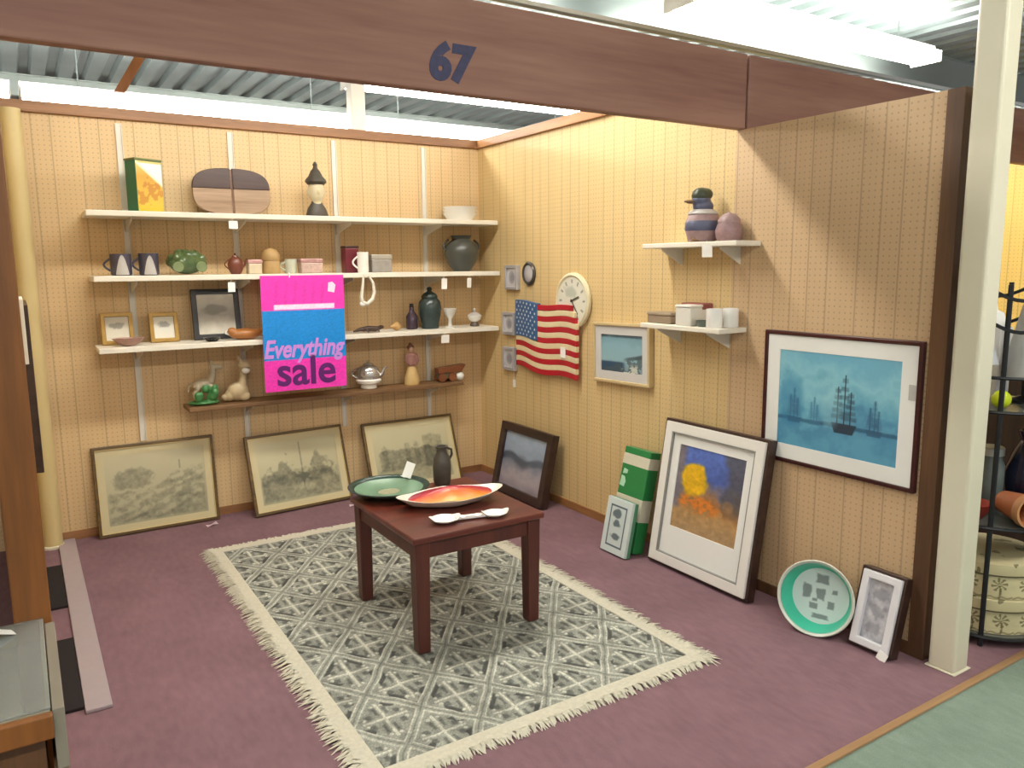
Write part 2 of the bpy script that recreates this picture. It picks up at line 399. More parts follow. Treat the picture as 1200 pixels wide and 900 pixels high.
# ------------------------------------------------------------------ rug
def make_rug():
    x0, x1, y0, y1 = -2.06, -.752, -2.935, -.695
    nx, ny = 330, 560
    X, Y = np.meshgrid(np.linspace(x0, x1, nx), np.linspace(y0, y1, ny))
    px, py = .136, .178
    def cell(ox, oy):
        U = (X - ox) / (2 * px); V = (Y - oy) / (2 * py)
        return (U - np.round(U)) * 2 * px, (V - np.round(V)) * 2 * py
    wx = (vnoise(ny, nx, 30, 18) - .5) * .012; wy = (vnoise(ny, nx, 30, 18) - .5) * .012
    X = X + wx; Y = Y + wy
    a = cell(-1.935, -1.60); c = cell(-1.935 + px, -1.60 + py)
    da = np.abs(a[0]) / px + np.abs(a[1]) / py; dc = np.abs(c[0]) / px + np.abs(c[1]) / py
    use = da <= dc; D = np.where(use, da, dc); U = np.where(use, a[0], c[0]); V = np.where(use, a[1], c[1])
    img = np.ones((ny, nx, 3)) * hexa('#8b8d84')
    H = np.zeros((ny, nx))
    light = '#bcbbae'; dark = '#404240'; midg = '#94968c'
    # dark wedges beside the lattice and around the arms
    wed = (sm(D, .62, .70) * (1 - sm(D, .80, .86))) * (sm(np.abs(U) / px, .10, .2)) * sm(np.abs(V) / py, .10, .2)
    img = over(img, wed * (vnoise(ny, nx, 50, 30) > .48) * .9, dark); H -= wed * .6
    wed2 = (1 - sm(np.abs(np.abs(U) / px - .40), .05, .12)) * (1 - sm(np.abs(np.abs(V) / py - .17), .05, .10))
    img = over(img, wed2 * .6, dark)
    wed3 = (1 - sm(np.abs(np.abs(V) / py - .44), .05, .12)) * (1 - sm(np.abs(np.abs(U) / px - .15), .04, .08))
    img = over(img, wed3 * .35, dark)
    # lattice bands with paired light lines
    band = sm(D, .82, .85); img = over(img, band, midg); H += band * .8
    ln = 1 - sm(np.abs(D - .87), .015, .035); img = over(img, ln, light)
    ln2 = 1 - sm(np.abs(D - 1.0), .02, .035); img = over(img, ln2 * .8, '#6d6f69')
    # cross with barbed arms
    arm = (1 - sm(np.abs(U), .004, .0075)) * (np.abs(V) < py * .62) + (1 - sm(np.abs(V), .004, .0075)) * (np.abs(U) < px * .62)
    img = over(img, arm, light); H += np.clip(arm, 0, 1)
    for sx in (-1, 1):
        t = np.hypot(U - sx * px * .52, np.abs(V) - .020); bl = 1 - sm(t, .005, .010); img = over(img, bl, light); H += bl
        t = np.hypot(V - sx * py * .52, np.abs(U) - .018); bl = 1 - sm(t, .005, .010); img = over(img, bl, light); H += bl
    sh = (1 - sm(np.abs(np.abs(U) - .018), .004, .008)) * (np.abs(V) < py * .42) * (np.abs(V) > .03)
    img = over(img, sh * .5, dark)
    img = img * (.80 + .40 * fbm(ny, nx, 40, 24, 3))[..., None]
    img = img * (.86 + .28 * RNG.random((ny, nx)))[..., None]
    r = thing('area_rug', 'grey and black lattice patterned rug with cream fringed border on purple carpet', 'rug', (0, 0, 0))
    grid_mesh('pile', x1 - x0, y1 - y0, img, attr_mat('rug_pile', .95), r, x0, y0, .0075, H * .0025, True)
    bmat = mat('rug_border_wool', '#c8c3b1', .95, var=.18, scale=70, bump=.6)
    m = MB()
    bw = .035
    m.box((x0 - bw, y0 - bw, 0), (x1 + bw, y0 + .02, .011)); m.box((x0 - bw, y1 - .02, 0), (x1 + bw, y1 + bw, .011))
    m.box((x0 - bw, y0 + .02, 0), (x0 + .012, y1 - .02, .0112)); m.box((x1 - .012, y0 + .02, 0), (x1 + bw, y1 - .02, .0112))
    m.build('border', bmat, r)
    f = MB(); rnd = random.Random(5)
    def tuft(px_, py_, dx, dy):
        L = rnd.uniform(.045, .085) if abs(dx) > .5 else rnd.uniform(.035, .06)
        an = rnd.uniform(-.45, .45); ca, sa = math.cos(an), math.sin(an); ddx, ddy = dx * ca - dy * sa, dx * sa + dy * ca
        nx_, ny_ = -ddy, ddx; wd = rnd.uniform(.004, .008); zz = rnd.uniform(.006, .016)
        a0 = (px_, py_, .010); mid = (px_ + ddx * L * .5, py_ + ddy * L * .5, zz); e = (px_ + ddx * L, py_ + ddy * L, .002)
        vs = []
        for q, ww in ((a0, wd), (mid, wd * .9), (e, wd * .2)):
            vs += [(q[0] + nx_ * ww, q[1] + ny_ * ww, q[2]), (q[0] - nx_ * ww, q[1] - ny_ * ww, q[2])]
        f.add(vs, [(0, 1, 3, 2), (2, 3, 5, 4)])
    for s, xx in ((-1, x0 - bw + .012), (1, x1 + bw - .012)):
        y = y0 - bw
        while y < y1 + bw: tuft(xx, y, s, 0); y += .0042
    for s, yy in ((-1, y0 - bw + .012), (1, y1 + bw - .012)):
        x = x0 - bw
        while x < x1 + bw: tuft(x, yy, 0, s); x += .0045
    for cx, cy, ax, ay in ((x0 - bw, y0 - bw, -1, -1), (x1 + bw, y0 - bw, 1, -1), (x0 - bw, y1 + bw, -1, 1), (x1 + bw, y1 + bw, 1, 1)):
        for k in range(16):
            q = k / 15 * PI / 2; tuft(cx - ax * .012, cy - ay * .012, ax * math.cos(q), ay * math.sin(q))
    fo = f.build('fringe', bmat, r); fo['kind'] = 'stuff'
make_rug()

# ------------------------------------------------------------------ table and what stands on it
TABW = wood('mahogany_top', '#4a2019', '#6d3022', 'x', .28, 7, .4); TABL = wood('mahogany_leg', '#42201a', '#5c2c22', 'z', .4, 7)
tb = thing('side_table', 'square dark reddish brown wooden table standing on the rug', 'table', (-1.366, -2.02, .0135))
hw, hd, H = .306, .342, .4865
MB().box((-hw, -hd, H - .026), (hw, hd, H)).build('table_top', TABW, tb, bevel=.006, seg=3)
ap = MB()
ap.box((-hw + .03, -hd + .022, H - .095), (hw - .03, -hd + .042, H - .026)); ap.box((-hw + .03, hd - .042, H - .095), (hw - .03, hd - .022, H - .026))
ap.box((-hw + .022, -hd + .03, H - .095), (-hw + .042, hd - .03, H - .026)); ap.box((hw - .042, -hd + .03, H - .095), (hw - .022, hd - .03, H - .026))
ap.build('apron', TABL, tb, bevel=.002)
for sx in (-1, 1):
    for sy in (-1, 1):
        c = (sx * (hw - .045), sy * (hd - .045))
        m = MB(); t = .031; q = .026
        m.add([(c[0] + i * q, c[1] + j * q, 0) for i, j in ((-1, -1), (1, -1), (1, 1), (-1, 1))] + [(c[0] + i * t, c[1] + j * t, H - .026) for i, j in ((-1, -1), (1, -1), (1, 1), (-1, 1))],
              [(3, 2, 1, 0), (4, 5, 6, 7), (0, 1, 5, 4), (1, 2, 6, 5), (2, 3, 7, 6), (3, 0, 4, 7)])
        m.build('leg', TABL, tb, bevel=.004)
TZ = .500
# green round platter
o = thing('round_platter', 'round green platter with dark rim on the back left corner of the table', 'platter', (-1.505, -1.745, TZ + .0005))
MB().lathe([(0, .0), (.09, 0), (.10, .006), (.165, .028), (.158, .032), (.10, .013), (0, .012)], 44).build('dish', mat('green_glaze', '#6f9178', .22, var=.2, scale=12), o, smooth=True)
MB().lathe([(.157, .031), (.164, .026), (.184, .038), (.187, .043), (.178, .044), (.157, .0325)], 44).build('rim', mat('dark_green_glaze', '#1f3a31', .25), o, smooth=True)
MB().lathe([(0, .0122), (.052, .0122), (.050, .0145), (0, .0145)], 24, sx=1.0, sy=.8).build('center_motif', mat('motif_buff', '#9c9a7c', .4, var=.35, scale=60), o, smooth=True)
# oval dish, white outside and red-orange inside
def oval(L, W, h, t, z0=0.0, n=44, tip=.0):
    vs = []; fs = []; rings = []
    prof = [(.0, .0), (.45, .0), (.75, .35), (1.0, 1.0), (.965, 1.0), (.72, .42), (.42, t / h), (.0, t / h)]
    for r, z in prof:
        ring = []
        for k in range(n):
            a = 2 * PI * k / n; ca, sa = math.cos(a), math.sin(a)
            e = 1 + tip * max(0, abs(ca) - .72) / .28
            ring.append(len(vs)); vs.append((L * r * ca * e, W * r * sa * (1 - .18 * abs(ca)), z0 + h * z + (.012 * max(0, abs(ca) - .7) / .3 if r > .9 else 0)))
        rings.append(ring)
    for a, b in zip(rings, rings[1:]):
        for k in range(n): j = (k + 1) % n; fs.append((a[k], a[j], b[j], b[k]))
    return vs, fs
o = thing('oval_dish', 'long white oval dish with glossy red and orange inside at the middle of the table', 'dish', (-1.335, -2.03, TZ + .0005), (0, 0, math.radians(-8)))
vs, fs = oval(.225, .125, .045, .006, tip=.10)
MB().add(vs, fs).build('shell', mat('white_glaze', '#e4ddd0', .2, var=.06), o, smooth=True)
m, nt, pr_ = _base('red_orange_glaze'); ob = OBJ(nt); sp = N(nt, 'ShaderNodeSeparateXYZ'); nt.links.new(ob, sp.inputs[0])
fac = MA(nt, 'ADD', MA(nt, 'ADD', MA(nt, 'MULTIPLY', sp.outputs[1], 3.6), .56), MA(nt, 'MULTIPLY', NOISE(nt, ob, 16, 4), .18))
rp = N(nt, 'ShaderNodeValToRGB'); el = rp.color_ramp.elements; el[0].position = .25; el[0].color = srgb('#e8b44a'); el[1].position = .9; el[1].color = srgb('#7d2540')
e = el.new(.45); e.color = srgb('#d97026'); e = el.new(.62); e.color = srgb('#b3243a')
nt.links.new(fac, rp.inputs[0]); nt.links.new(rp.outputs[0], pr_.inputs['Base Color']); pr_.inputs['Roughness'].default_value = .3
fill = MB(); vs = []; fs = []; n = 40; prev = None
for r, z in ((.90, .040), (.74, .050), (.52, .062), (.28, .072), (.05, .076)):
    ring = []
    for k in range(n):
        a = 2 * PI * k / n; ring.append(len(vs)); vs.append((.215 * r * math.cos(a), .112 * r * math.sin(a), z + .004 * math.sin(6 * a) * r))
    if prev: fs += [(prev[k], prev[(k + 1) % n], ring[(k + 1) % n], ring[k]) for k in range(n)]
    prev = ring
fs.append(tuple(prev)); fill.add(vs, fs).build('glazed_filling', m, o, smooth=True)
# white double spoon rest
o = thing('spoon_rest', 'white double-ended spoon rest at the front edge of the table', 'spoon rest', (-1.372, -2.262, TZ + .0005), (0, 0, math.radians(-13)))
def spoonbowl(cx, rx, ry): 
    vs, fs = oval(rx, ry, .016, .005); return [(x + cx, y, z) for x, y, z in vs], fs
m = MB(); m.add(*spoonbowl(-.105, .066, .058)); m.add(*spoonbowl(.112, .060, .048))
m.box((-.058, -.013, .006), (.07, .013, .016)); m.ell((-.03, 0, .012), (.018, .018, .008)); m.ell((.035, 0, .012), (.018, .018, .008))
m.build('bowls', mat('bright_white_glaze', '#f4f2ee', .15, var=.02), o, smooth=True)
# dark vase
o = thing('dark_vase', 'small dark grey bottle vase standing at the back edge of the table', 'vase', (-1.225, -1.735, TZ + .0005))
MB().lathe([(0, 0), (.036, 0), (.042, .02), (.044, .09), (.040, .13), (.026, .155), (.024, .172), (.031, .188), (.024, .188), (.02, .17), (0, .165)], 24).build('body', mat('dark_stoneware', '#4b463e', .45, var=.3, scale=30, bump=.3), o, smooth=True)
MB().tube([(.03, 0, .175), (.052, 0, .165), (.055, 0, .14), (.042, 0, .12)], .006, 8).build('handle', MATS['dark_stoneware'], o, smooth=True)
# price tag propped on the platter
o = thing('price_tag', 'white price tag standing up at the rim of the green platter', 'tag', (-1.385, -1.672, TZ + .044), (math.radians(-18), math.radians(24), math.radians(-20)))
MB().box((-.022, -.0008, .0), (.022, .0008, .075)).build('card', mat('white_card', '#f3f1ec', .6, var=.02), o)
MB().tube([(0, 0, .002), (-.012, -.004, -.002), (-.028, -.002, .0)], .0025, 6).build('string_knot', MATS['white_card'], o)

# ------------------------------------------------------------------ framed pictures
def framed(name, label, loc, w_, h, lean_top, rz, bar, depth, fmat, matt, mat_w, img, rough_mat=None, cat='picture', group=None, lip=None, matb=None):
    """loc = bottom centre of the front face; lean_top = how far the top lies behind the bottom"""
    th = math.asin(min(.9, lean_top / h)); z = loc[2] + depth * math.sin(th)
    o = thing(name, label, cat, (loc[0], loc[1], z), (-th, 0, rz), group)
    MB().ring(w_, h, bar, 0, depth).build('frame', fmat, o, bevel=min(.004, bar * .25))
    if lip: MB().ring(w_ - 2 * bar + .002, h - 2 * bar + .002, lip[0], .001, depth * .5).build('inner_lip', lip[1], o, bevel=.001).location.z = bar - .001
    iw, ih = w_ - 2 * bar, h - 2 * bar
    MB().box((-iw / 2 - .002, depth * .45, bar - .002), (iw / 2 + .002, depth * .9, h - bar + .002)).build('backing', mat('backing_board', '#6b5a48', .8), o)
    mb = mat_w if matb is None else matb
    if matt: MB().ring(iw + .002, ih + .002, mat_w, depth * .30, depth * .46, None, mb).build('mat_board', matt, o).location.z = bar - .001
    aw, ah = iw - 2 * mat_w + .004, ih - mat_w - mb + .004
    grid_mesh('print', aw, ah, img, GLAZED if rough_mat is None else rough_mat, o, None, bar + mb - .002, depth * .40)
    return o
def etching(h, w_, kind, seed):
    r = np.random.default_rng(seed); U, V = uv(h, w_)
    paper = ramp(V + .2 * (fbm(h, w_, 3, 4, 3, ) - .5), [(0, '#a5a184'), (.45, '#b6b08f'), (1, '#c4bd9b')])
    ink = np.zeros((h, w_)); fine = fbm(h, w_, 26, 34, 3); cl = fbm(h, w_, 8, 10, 3)
    rough = (fbm(h, w_, 10, 14, 4) - .5); med = fbm(h, w_, 5, 7, 4) - .5
    if kind == 0:     # hillside with tree and diagonal track
        hill = .44 + .30 * sm(U, .25, 1.0) + .22 * med; land = 1 - sm(V, hill - .03, hill + .03)
        ink += land * (.38 + .9 * rough); tree = 1 - sm(np.hypot((U - .25) / .20, (V - .62) / .17) + 1.5 * med, .55, 1.05); ink += tree * .40
        for k in range(4): ink -= (1 - sm(np.abs(V - (.02 + .14 * k) - .5 * (U - .3) + .2 * med), .012, .05)) * .26 * land
        ink += (1 - sm(np.abs(U - .74), .004, .012)) * (V > .70) * (V < .84) * .35
    elif kind == 1:   # two wooded masses with a mast between
        for cx, hh in ((.30, .70), (.74, .64)):
            top = hh - np.abs(U - cx) * 1.25 + .5 * med + .3 * rough; ink += (1 - sm(V, top - .06, top + .06)) * sm(V, .22, .40) * .48
        ink += (1 - sm(V + .3 * med, .40, .50)) * (.34 + .9 * rough); ink += (1 - sm(np.abs(U - .53), .004, .012)) * (V > .2) * (V < .95) * .45
    else:             # long wall with towers and trees
        top = .60 + .10 * rough; ink += (1 - sm(V, top - .02, top + .03)) * sm(V, .20, .27) * sm(U, .04, .09) * (.46 + .5 * rough)
        tw = (1 - sm(np.abs(U - .78), .11, .14)) * (1 - sm(V + .25 * np.abs(U - .78) + .1 * rough, .80, .86)) * sm(V, .2, .26); ink += tw * .32
        for cx, hh in ((.14, .70), (.44, .72), (.56, .75)): ink += (1 - sm(np.abs(U - cx), .02, .05)) * (1 - sm(V + .6 * np.abs(U - cx) + .2 * rough, hh - .02, hh + .03)) * (V > .3) * .26
        ink += (1 - sm(V, .22, .34)) * (.18 + .4 * rough)
    ink = np.clip(ink + (fine - .5) * .5 * (ink > .05), 0, 1)
    edge = np.minimum(np.minimum(U, 1 - U) * 1.3, np.minimum(V, 1 - V)); ink *= sm(edge, .0, .05)
    return over(paper, ink * .85, '#4b4c40')
GOLD = wood('gilt_bronze_frame', '#4a3a20', '#73592f', 'x', .4, 12); BUFF = mat('buff_mat_board', '#c8bd97', .7, var=.06, scale=9)
LIPG = mat('pale_gilt', '#d6bf86', .35, .3)
framed('framed_etching', 'bronze-framed grey etching of a wooded hillside, leftmost against the back wall', (-2.265, -.10, 0), .665, .525, .075, 0, .019, .028, GOLD, BUFF, .042, etching(120, 170, 0, 1), group='etchings leaning on the back wall', lip=(.004, LIPG))
framed('framed_etching', 'bronze-framed grey etching with a tall mast between gables, middle of the back wall floor', (-1.415, -.185, 0), .655, .505, .15, math.radians(5), .019, .028, GOLD, BUFF, .042, etching(120, 170, 1, 2), group='etchings leaning on the back wall', lip=(.004, LIPG))
framed('framed_etching', 'bronze-framed grey etching of a long castle, behind the table and green platter', (-.625, -.215, 0), .69, .50, .175, 0, .019, .028, GOLD, BUFF, .042, etching(120, 170, 2, 3), group='etchings leaning on the back wall', lip=(.004, LIPG))
R90 = -PI / 2
def misty(h, w_):
    U, V = uv(h, w_); t = fbm(h, w_, 5, 5, 4)
    im = ramp(V + .35 * (t - .5), [(0, '#8f8792'), (.25, '#a99fa8'), (.5, '#77808f'), (.62, '#8b99ad'), (1, '#a9bcd2')])
    im = over(im, (1 - sm(np.abs(V - .52 - .05 * np.sin(U * 9)), .03, .10)) * t * 1.1, '#3c4454')
    return over(im, (1 - sm(np.hypot(U - .45, (V - .48) * 1.2), .05, .22)) * .5, '#4a4f5c')
DARKF = wood('walnut_frame', '#2b1c18', '#453029', 'x', .35, 9)
framed('framed_landscape', 'dark-framed misty blue grey picture leaning in the corner behind the table', (-.20, -.765, 0), .61, .475, .10, R90, .055, .055, DARKF, None, 0, misty(90, 120))
def colour_fields(h, w_):
    U, V = uv(h, w_); t = fbm(h, w_, 6, 5, 4); f = fbm(h, w_, 22, 18, 3)
    im = ramp(V + .3 * (t - .5), [(0, '#a98a64'), (.22, '#b28d5c'), (.36, '#b0723a'), (.5, '#7a6f74'), (.62, '#4a60a6'), (1, '#5b78c8')])
    im = over(im, sm(U + .25 * (t - .5), .66, .80) * sm(V, .26, .40) * .75, '#55504f'); im = over(im, (1 - sm(U, .05, .16)) * sm(V, .2, .3), '#77707a')
    im = over(im, 1 - sm(np.hypot((U - .27) / .22, (V - .62) / .24) + .6 * (t - .5), .72, 1.0), '#e2b21c')
    im = over(im, (1 - sm(np.hypot((U - .38) / .34, (V - .34) / .12), .7, 1.1)) * (f > .45) * .8, '#d67a2a')
    im = over(im, (1 - sm(np.hypot((U - .82) / .10, (V - .42) / .09), .6, 1)) * .5, '#b98a5a')
    return im * (.85 + .3 * f)[..., None]
WHITEF = mat('white_frame', '#e6e3dc', .3, var=.03); WHMAT = mat('white_mat_board', '#e8e8e4', .7, var=.02)
o = framed('framed_colour_print', 'large white-framed blue and yellow colour print leaning beside the green boxes', (-.20, -2.385, 0), .635, .725, .115, R90, .05, .055, WHITEF, WHMAT, .055, colour_fields(150, 110), lip=(.006, mat('grey_bevel', '#8c8c88', .5)), matb=.15)
MB().ring(.665, .752, .0148, .012, .062).build('outer_frame', DARKF, o, bevel=.002).location.z = -.0135
o.location.z += .014
def ships(h, w_):
    U, V = uv(h, w_); t = fbm(h, w_, 5, 7, 4); f = fbm(h, w_, 20, 30, 3)
    im = ramp(V + .8 * (t - .5), [(0, '#5c9fbd'), (.25, '#4b8db0'), (.38, '#5fa3bf'), (.7, '#86c3d3'), (1, '#6fb0cb')])
    hz = .29; im = over(im, (1 - sm(np.abs(V - hz + .03 * (t - .5)), .008, .03)) * .55, '#16405e')
    im = over(im, (1 - sm(np.hypot((U - .12) / .16, (V - .48) / .32) + .5 * (t - .5), .6, 1.0)) * .55, '#2f7aa6')
    def ship(cx, s, c, al):
        nonlocal im
        hull = (1 - sm(np.abs(U - cx) - .10 * s * (.8 + (V - hz + .03) * 3), 0, .01)) * (1 - sm(np.abs(V - hz + .015 * s), .045 * s, .055 * s))
        im = over(im, hull * al, c)
        for k, hh in ((-.055, .40), (0.0, .52), (.05, .36)):
            im = over(im, (1 - sm(np.abs(U - cx - k * s), .003, .006)) * (V > hz) * (V < hz + hh * s) * al, c)
            for q in range(5):
                z = hz + hh * s * (.25 + .16 * q); wd = .05 * s * (1.1 - .13 * q)
                im = over(im, (1 - sm(np.abs(U - cx - k * s), wd - .01, wd)) * (1 - sm(np.abs(V - z), .012, .03)) * al * .55 * (f + .3), c)
    ship(.58, 1.0, '#20384a', .95); ship(.15, .62, '#2d5f82', .7); ship(.82, .6, '#2c5a7a', .8); ship(.33, .5, '#3a7396', .6)
    im = over(im, (1 - sm(np.hypot((U - .47) / .12, (V - .5) / .25) + (t - .5), .5, 1)) * .4, '#9fd0da')
    return im
MAHF = wood('mahogany_frame', '#2e1012', '#4a1c1c', 'x', .3, 9)
def hung(name, label, y, z, w_, h, bar, depth, fmat, matt, mat_w, img, xoff=0.0, roll=0.0, **k):
    o = framed(name, label, (-depth - .001 - xoff, y, z), w_, h, 0, R90, bar, depth, fmat, matt, mat_w, img, **k)
    o.rotation_euler = (0, roll, R90); return o
o = hung('framed_ship_print', 'large dark red framed blue print of tall ships hung near the cream pillar', -2.995, .655, .735, .588, .018, .024, MAHF, WHMAT, .066, ships(150, 200), .006)
MB().box((.318, .0055, .36), (.345, .0065, .42)).build('price_sticker', mat('sticker_grey', '#b9b7b0', .6), o)
def coast(h, w_):
    U, V = uv(h, w_); t = fbm(h, w_, 5, 5, 4)
    im = ramp(V + .25 * (t - .5), [(0, '#7d94a0'), (.3, '#8db2bb'), (.7, '#86afbb'), (1, '#6f97a4')])
    im = over(im, sm(V, .90, .95) * (t + .2), '#34474d')
    im = over(im, (1 - sm(V, .24, .30)) * (1 - sm(U, .50, .62)), '#2f4f68')
    im = over(im, (1 - sm(V - .45 * U + .1, .12, .2)) * (t > .42) * .7, '#47565a'); im = over(im, (1 - sm(np.abs(V - .35 - .25 * (U - .6)), .02, .07)) * sm(U, .5, .7) * .8, '#3d5358')
    return over(im, (1 - sm(V, .12, .3)) * sm(U, .45, .6) * (t > .5), '#c3c7bb')
hung('framed_coast_print', 'blue coastal print in pale wood frame, hung tilted beside the flag', -1.63, .868, .49, .345, .018, .035, mat('pale_oak', '#c8b183', .5, stretch=(.3, 1, 1)), mat('cool_white_mat', '#c9c7c4', .7, var=.02), .05, coast(80, 110), roll=math.radians(-1.5))
def bouquet(h, w_):
    U, V = uv(h, w_); t = fbm(h, w_, 7, 4, 4)
    im = ramp(t, [(.2, '#8e8f98'), (.5, '#b3b4bb'), (.8, '#d2d2d6')]); 
    for cy in (.2, .5, .78): im = over(im, (1 - sm(np.hypot((U - .5) / .4, (V - cy) / .12) + (t - .5), .6, 1)) * .4, '#75767f')
    return im
o = framed('framed_small_print', 'small white-framed narrow grey print with dark outer edge leaning beside the cream pillar', (-.145, -3.285, 0), .165, .300, .075, R90, .030, .05, mat('white_gloss_frame', '#dcdce0', .3, var=.03), None, 0, bouquet(80, 36))
MB().ring(.189, .322, .0115, .012, .06).build('outer_frame', DARKF, o, bevel=.002).location.z = -.0105
o.location.z += .011
MB().box((.045, -.002, -.006), (.085, .0, .03), Matrix.Rotation(.3, 4, 'Y')).build('paper_tag', mat('white_card', '#f3f1ec', .6, var=.02), o)

# ------------------------------------------------------------------ shelving on the back wall
SHW = mat('shelf_laminate', '#e4ded0', .45, var=.05, scale=6); SHB = wood('shelf_brown', '#6d4f33', '#8d6a45', 'x', .5)
STEEL = mat('standard_white', '#dcd7cb', .4, var=.04)
for x, l, z0 in ((-2.315, 'white slotted shelf standard on the back wall, nearest the corner pole', .53), (-1.715, 'white slotted shelf standard left of the sale sign', .47),
             (-1.073, 'white slotted shelf standard right of the sale sign', .47), (-.437, 'white slotted shelf standard nearest the right-hand wall', .47)):
    o = thing('shelf_standard', l, 'shelf standard', (x, 0, z0), group='shelf standards on the back wall')
    m = MB(); m.box((-.0165, -.014, 0), (-.0125, 0, 2.34 - z0)); m.box((.0125, -.014, 0), (.0165, 0, 2.34 - z0)); m.box((-.0125, -.005, 0), (.0125, 0, 2.34 - z0)); m.build('channel', STEEL, o)
    for zt, dp in ((1.815, .26), (1.470, .27), (1.085, .26), (.705, .17)):
        if zt == .705 and x < -2.2: continue
        k = MB(); q = zt - z0
        k.add([(-.003, -.005, q - .07), (-.003, -.005, q - .001), (-.003, -dp, q - .001), (-.003, -dp, q - .016), (.003, -.005, q - .07), (.003, -.005, q - .001), (.003, -dp, q - .001), (.003, -dp, q - .016)],
              [(0, 1, 2, 3), (7, 6, 5, 4), (0, 4, 5, 1), (1, 5, 6, 2), (2, 6, 7, 3), (3, 7, 4, 0)])
        k.build('bracket', STEEL, o)
def shelf(x0, x1, z0, z1, d, m, label):
    o = MB().box((x0, -d, z0), (x1, -.016, z1)).build('shelf_board', m, bevel=.004); return tag(o, label, 'shelf', 'shelves on the back wall')
shelf(-2.535, -.022, 1.815, 1.845, .305, SHW, 'topmost white shelf on the back wall')
shelf(-2.528, -.022, 1.470, 1.500, .325, SHW, 'second white shelf from the top on the back wall')
shelf(-2.530, -.022, 1.085, 1.115, .305, SHW, 'third white shelf from the top, behind the sale sign')
shelf(-2.085, -.262, .705, .730, .215, SHB, 'lowest brown wooden shelf on the back wall')
Z1, Z2, Z3, Z4 = 1.8455, 1.5005, 1.1155, .7305

# --- topmost shelf
def crisp_front(h, w_):
    U, V = uv(h, w_); t = fbm(h, w_, 8, 6, 3)
    im = ramp(V, [(0, '#c9b22a'), (.15, '#d8b640'), (.7, '#cf9f3f'), (1, '#d9c87a')])
    im = over(im, (t > .52) * (V < .68) * (V > .12) * .7, '#b9782c'); im = over(im, sm(V + .45 * U, .98, 1.02) * (V < .95), '#cfe3e4')
    return over(im, (1 - sm(np.abs(V + .45 * U - .98), .02, .04)) * .8, '#f0efe2')
o = thing('snack_box', 'upright box with green side and yellow food picture at the left of the top shelf', 'box', (-2.225, -.165, Z1), (0, 0, math.radians(24)))
MB().box((-.078, -.05, 0), (.078, .05, .275)).build('carton', mat('green_card', '#1c6a4c', .4), o, bevel=.003)
grid_mesh('front_print', .150, .268, crisp_front(60, 40), GLAZED, o, None, .004, -.0508)
MB().box((-.081, -.053, .275), (.081, .053, .287)).build('lid_rim', mat('lid_olive', '#6f7444', .4), o, bevel=.003)
def half_slab(s, top):
    a, h, cut = .222, .270, .150
    def xs(z): return .006 + (a - .006) * (1 - abs((z - h / 2) / (h / 2)) ** 3.2) ** (1 / 2.6)
    zs = [cut + (h - cut) * math.sin(PI / 2 * k / 14) for k in range(15)] if top else [cut * (1 - math.cos(PI / 2 * k / 14)) for k in range(15)]
    q = [(s * .006, zs[0])] + [(s * xs(min(h, max(0, z))), z) for z in zs] + [(s * .006, zs[-1])]
    q = [p for k, p in enumerate(q) if k == 0 or (abs(p[0] - q[k - 1][0]) + abs(p[1] - q[k - 1][1])) > 1e-6]
    return q if s > 0 else q[::-1]
o = thing('wooden_slab', 'rounded brown wooden double slab with dark top halves on the top shelf', 'wooden plaque', (-1.745, -.12, Z1 + .003), (math.radians(-6), 0, 0))
tan_w = wood('slab_tan', '#8a6e54', '#b2957a', 'x', .45, 12); dk_w = wood('slab_dark', '#2c1a18', '#4a3029', 'x', .4, 12)
MB().prism([(-.18, .03), (.18, .03), (.18, .235), (-.18, .235)], .012, .026).build('backing', wood('slab_mid', '#6b4a36', '#87634b', 'x'), o, bevel=.004)
for s in (-1, 1):
    MB().prism(half_slab(s, False), -.012, .014).build('lower_panel', tan_w, o, bevel=.004)
    MB().prism(half_slab(s, True), -.013, .014).build('dark_panel', dk_w, o, bevel=.004)
MB().box((-.006, -.004, .01), (.006, .014, .265)).build('divider', wood('slab_mid', '', ''), o)
o = thing('bust_figurine', 'cream-faced bust with a dark pointed hat on the top shelf', 'figurine', (-1.255, -.17, Z1))
dkg = mat('dark_bronze', '#4a443b', .45, var=.25, scale=30)
MB().lathe([(0, 0), (.066, 0), (.07, .01), (.058, .05), (.034, .085), (.03, .10), (0, .10)], 24, sy=.75).build('shoulders', dkg, o, smooth=True)
fm = MB(); fm.ell((0, -.004, .155), (.052, .048, .072)); fm.ell((0, -.048, .150), (.010, .014, .018)); fm.ell((0, -.040, .122), (.018, .010, .007)); fm.ell((-.052, 0, .15), (.008, .012, .022)); fm.ell((.052, 0, .15), (.008, .012, .022)); fm.ell((0, -.03, .175), (.04, .02, .012)); fm.cyl((0, 0, .07), (0, 0, .11), .03)
fm.build('face', mat('ivory', '#cfc2a0', .4, var=.12, scale=30), o, remesh=.0045)
MB().lathe([(.05, .195), (.066, .212), (.062, .225), (.044, .245), (.03, .275), (.016, .292), (.012, .305), (.016, .315), (.006, .332), (0, .335)], 24).build('hat', dkg, o, smooth=True)
for k, l in enumerate(('bottom white bowl of the stack at the right of the top shelf', 'middle white bowl of the stack on the top shelf', 'topmost white bowl of the stack on the top shelf')):
    o = MB().lathe([(0, 0), (.085, 0), (.088, .004), (.117, .046), (.120, .050), (.112, .049), (.08, .006), (0, .006)], 36).build('white_bowl', mat('white_china', '#eeece6', .2, var=.02), smooth=True, loc=(-.245, -.165, Z1 + k * .021))
    tag(o, l, 'bowl', 'stacked white bowls')

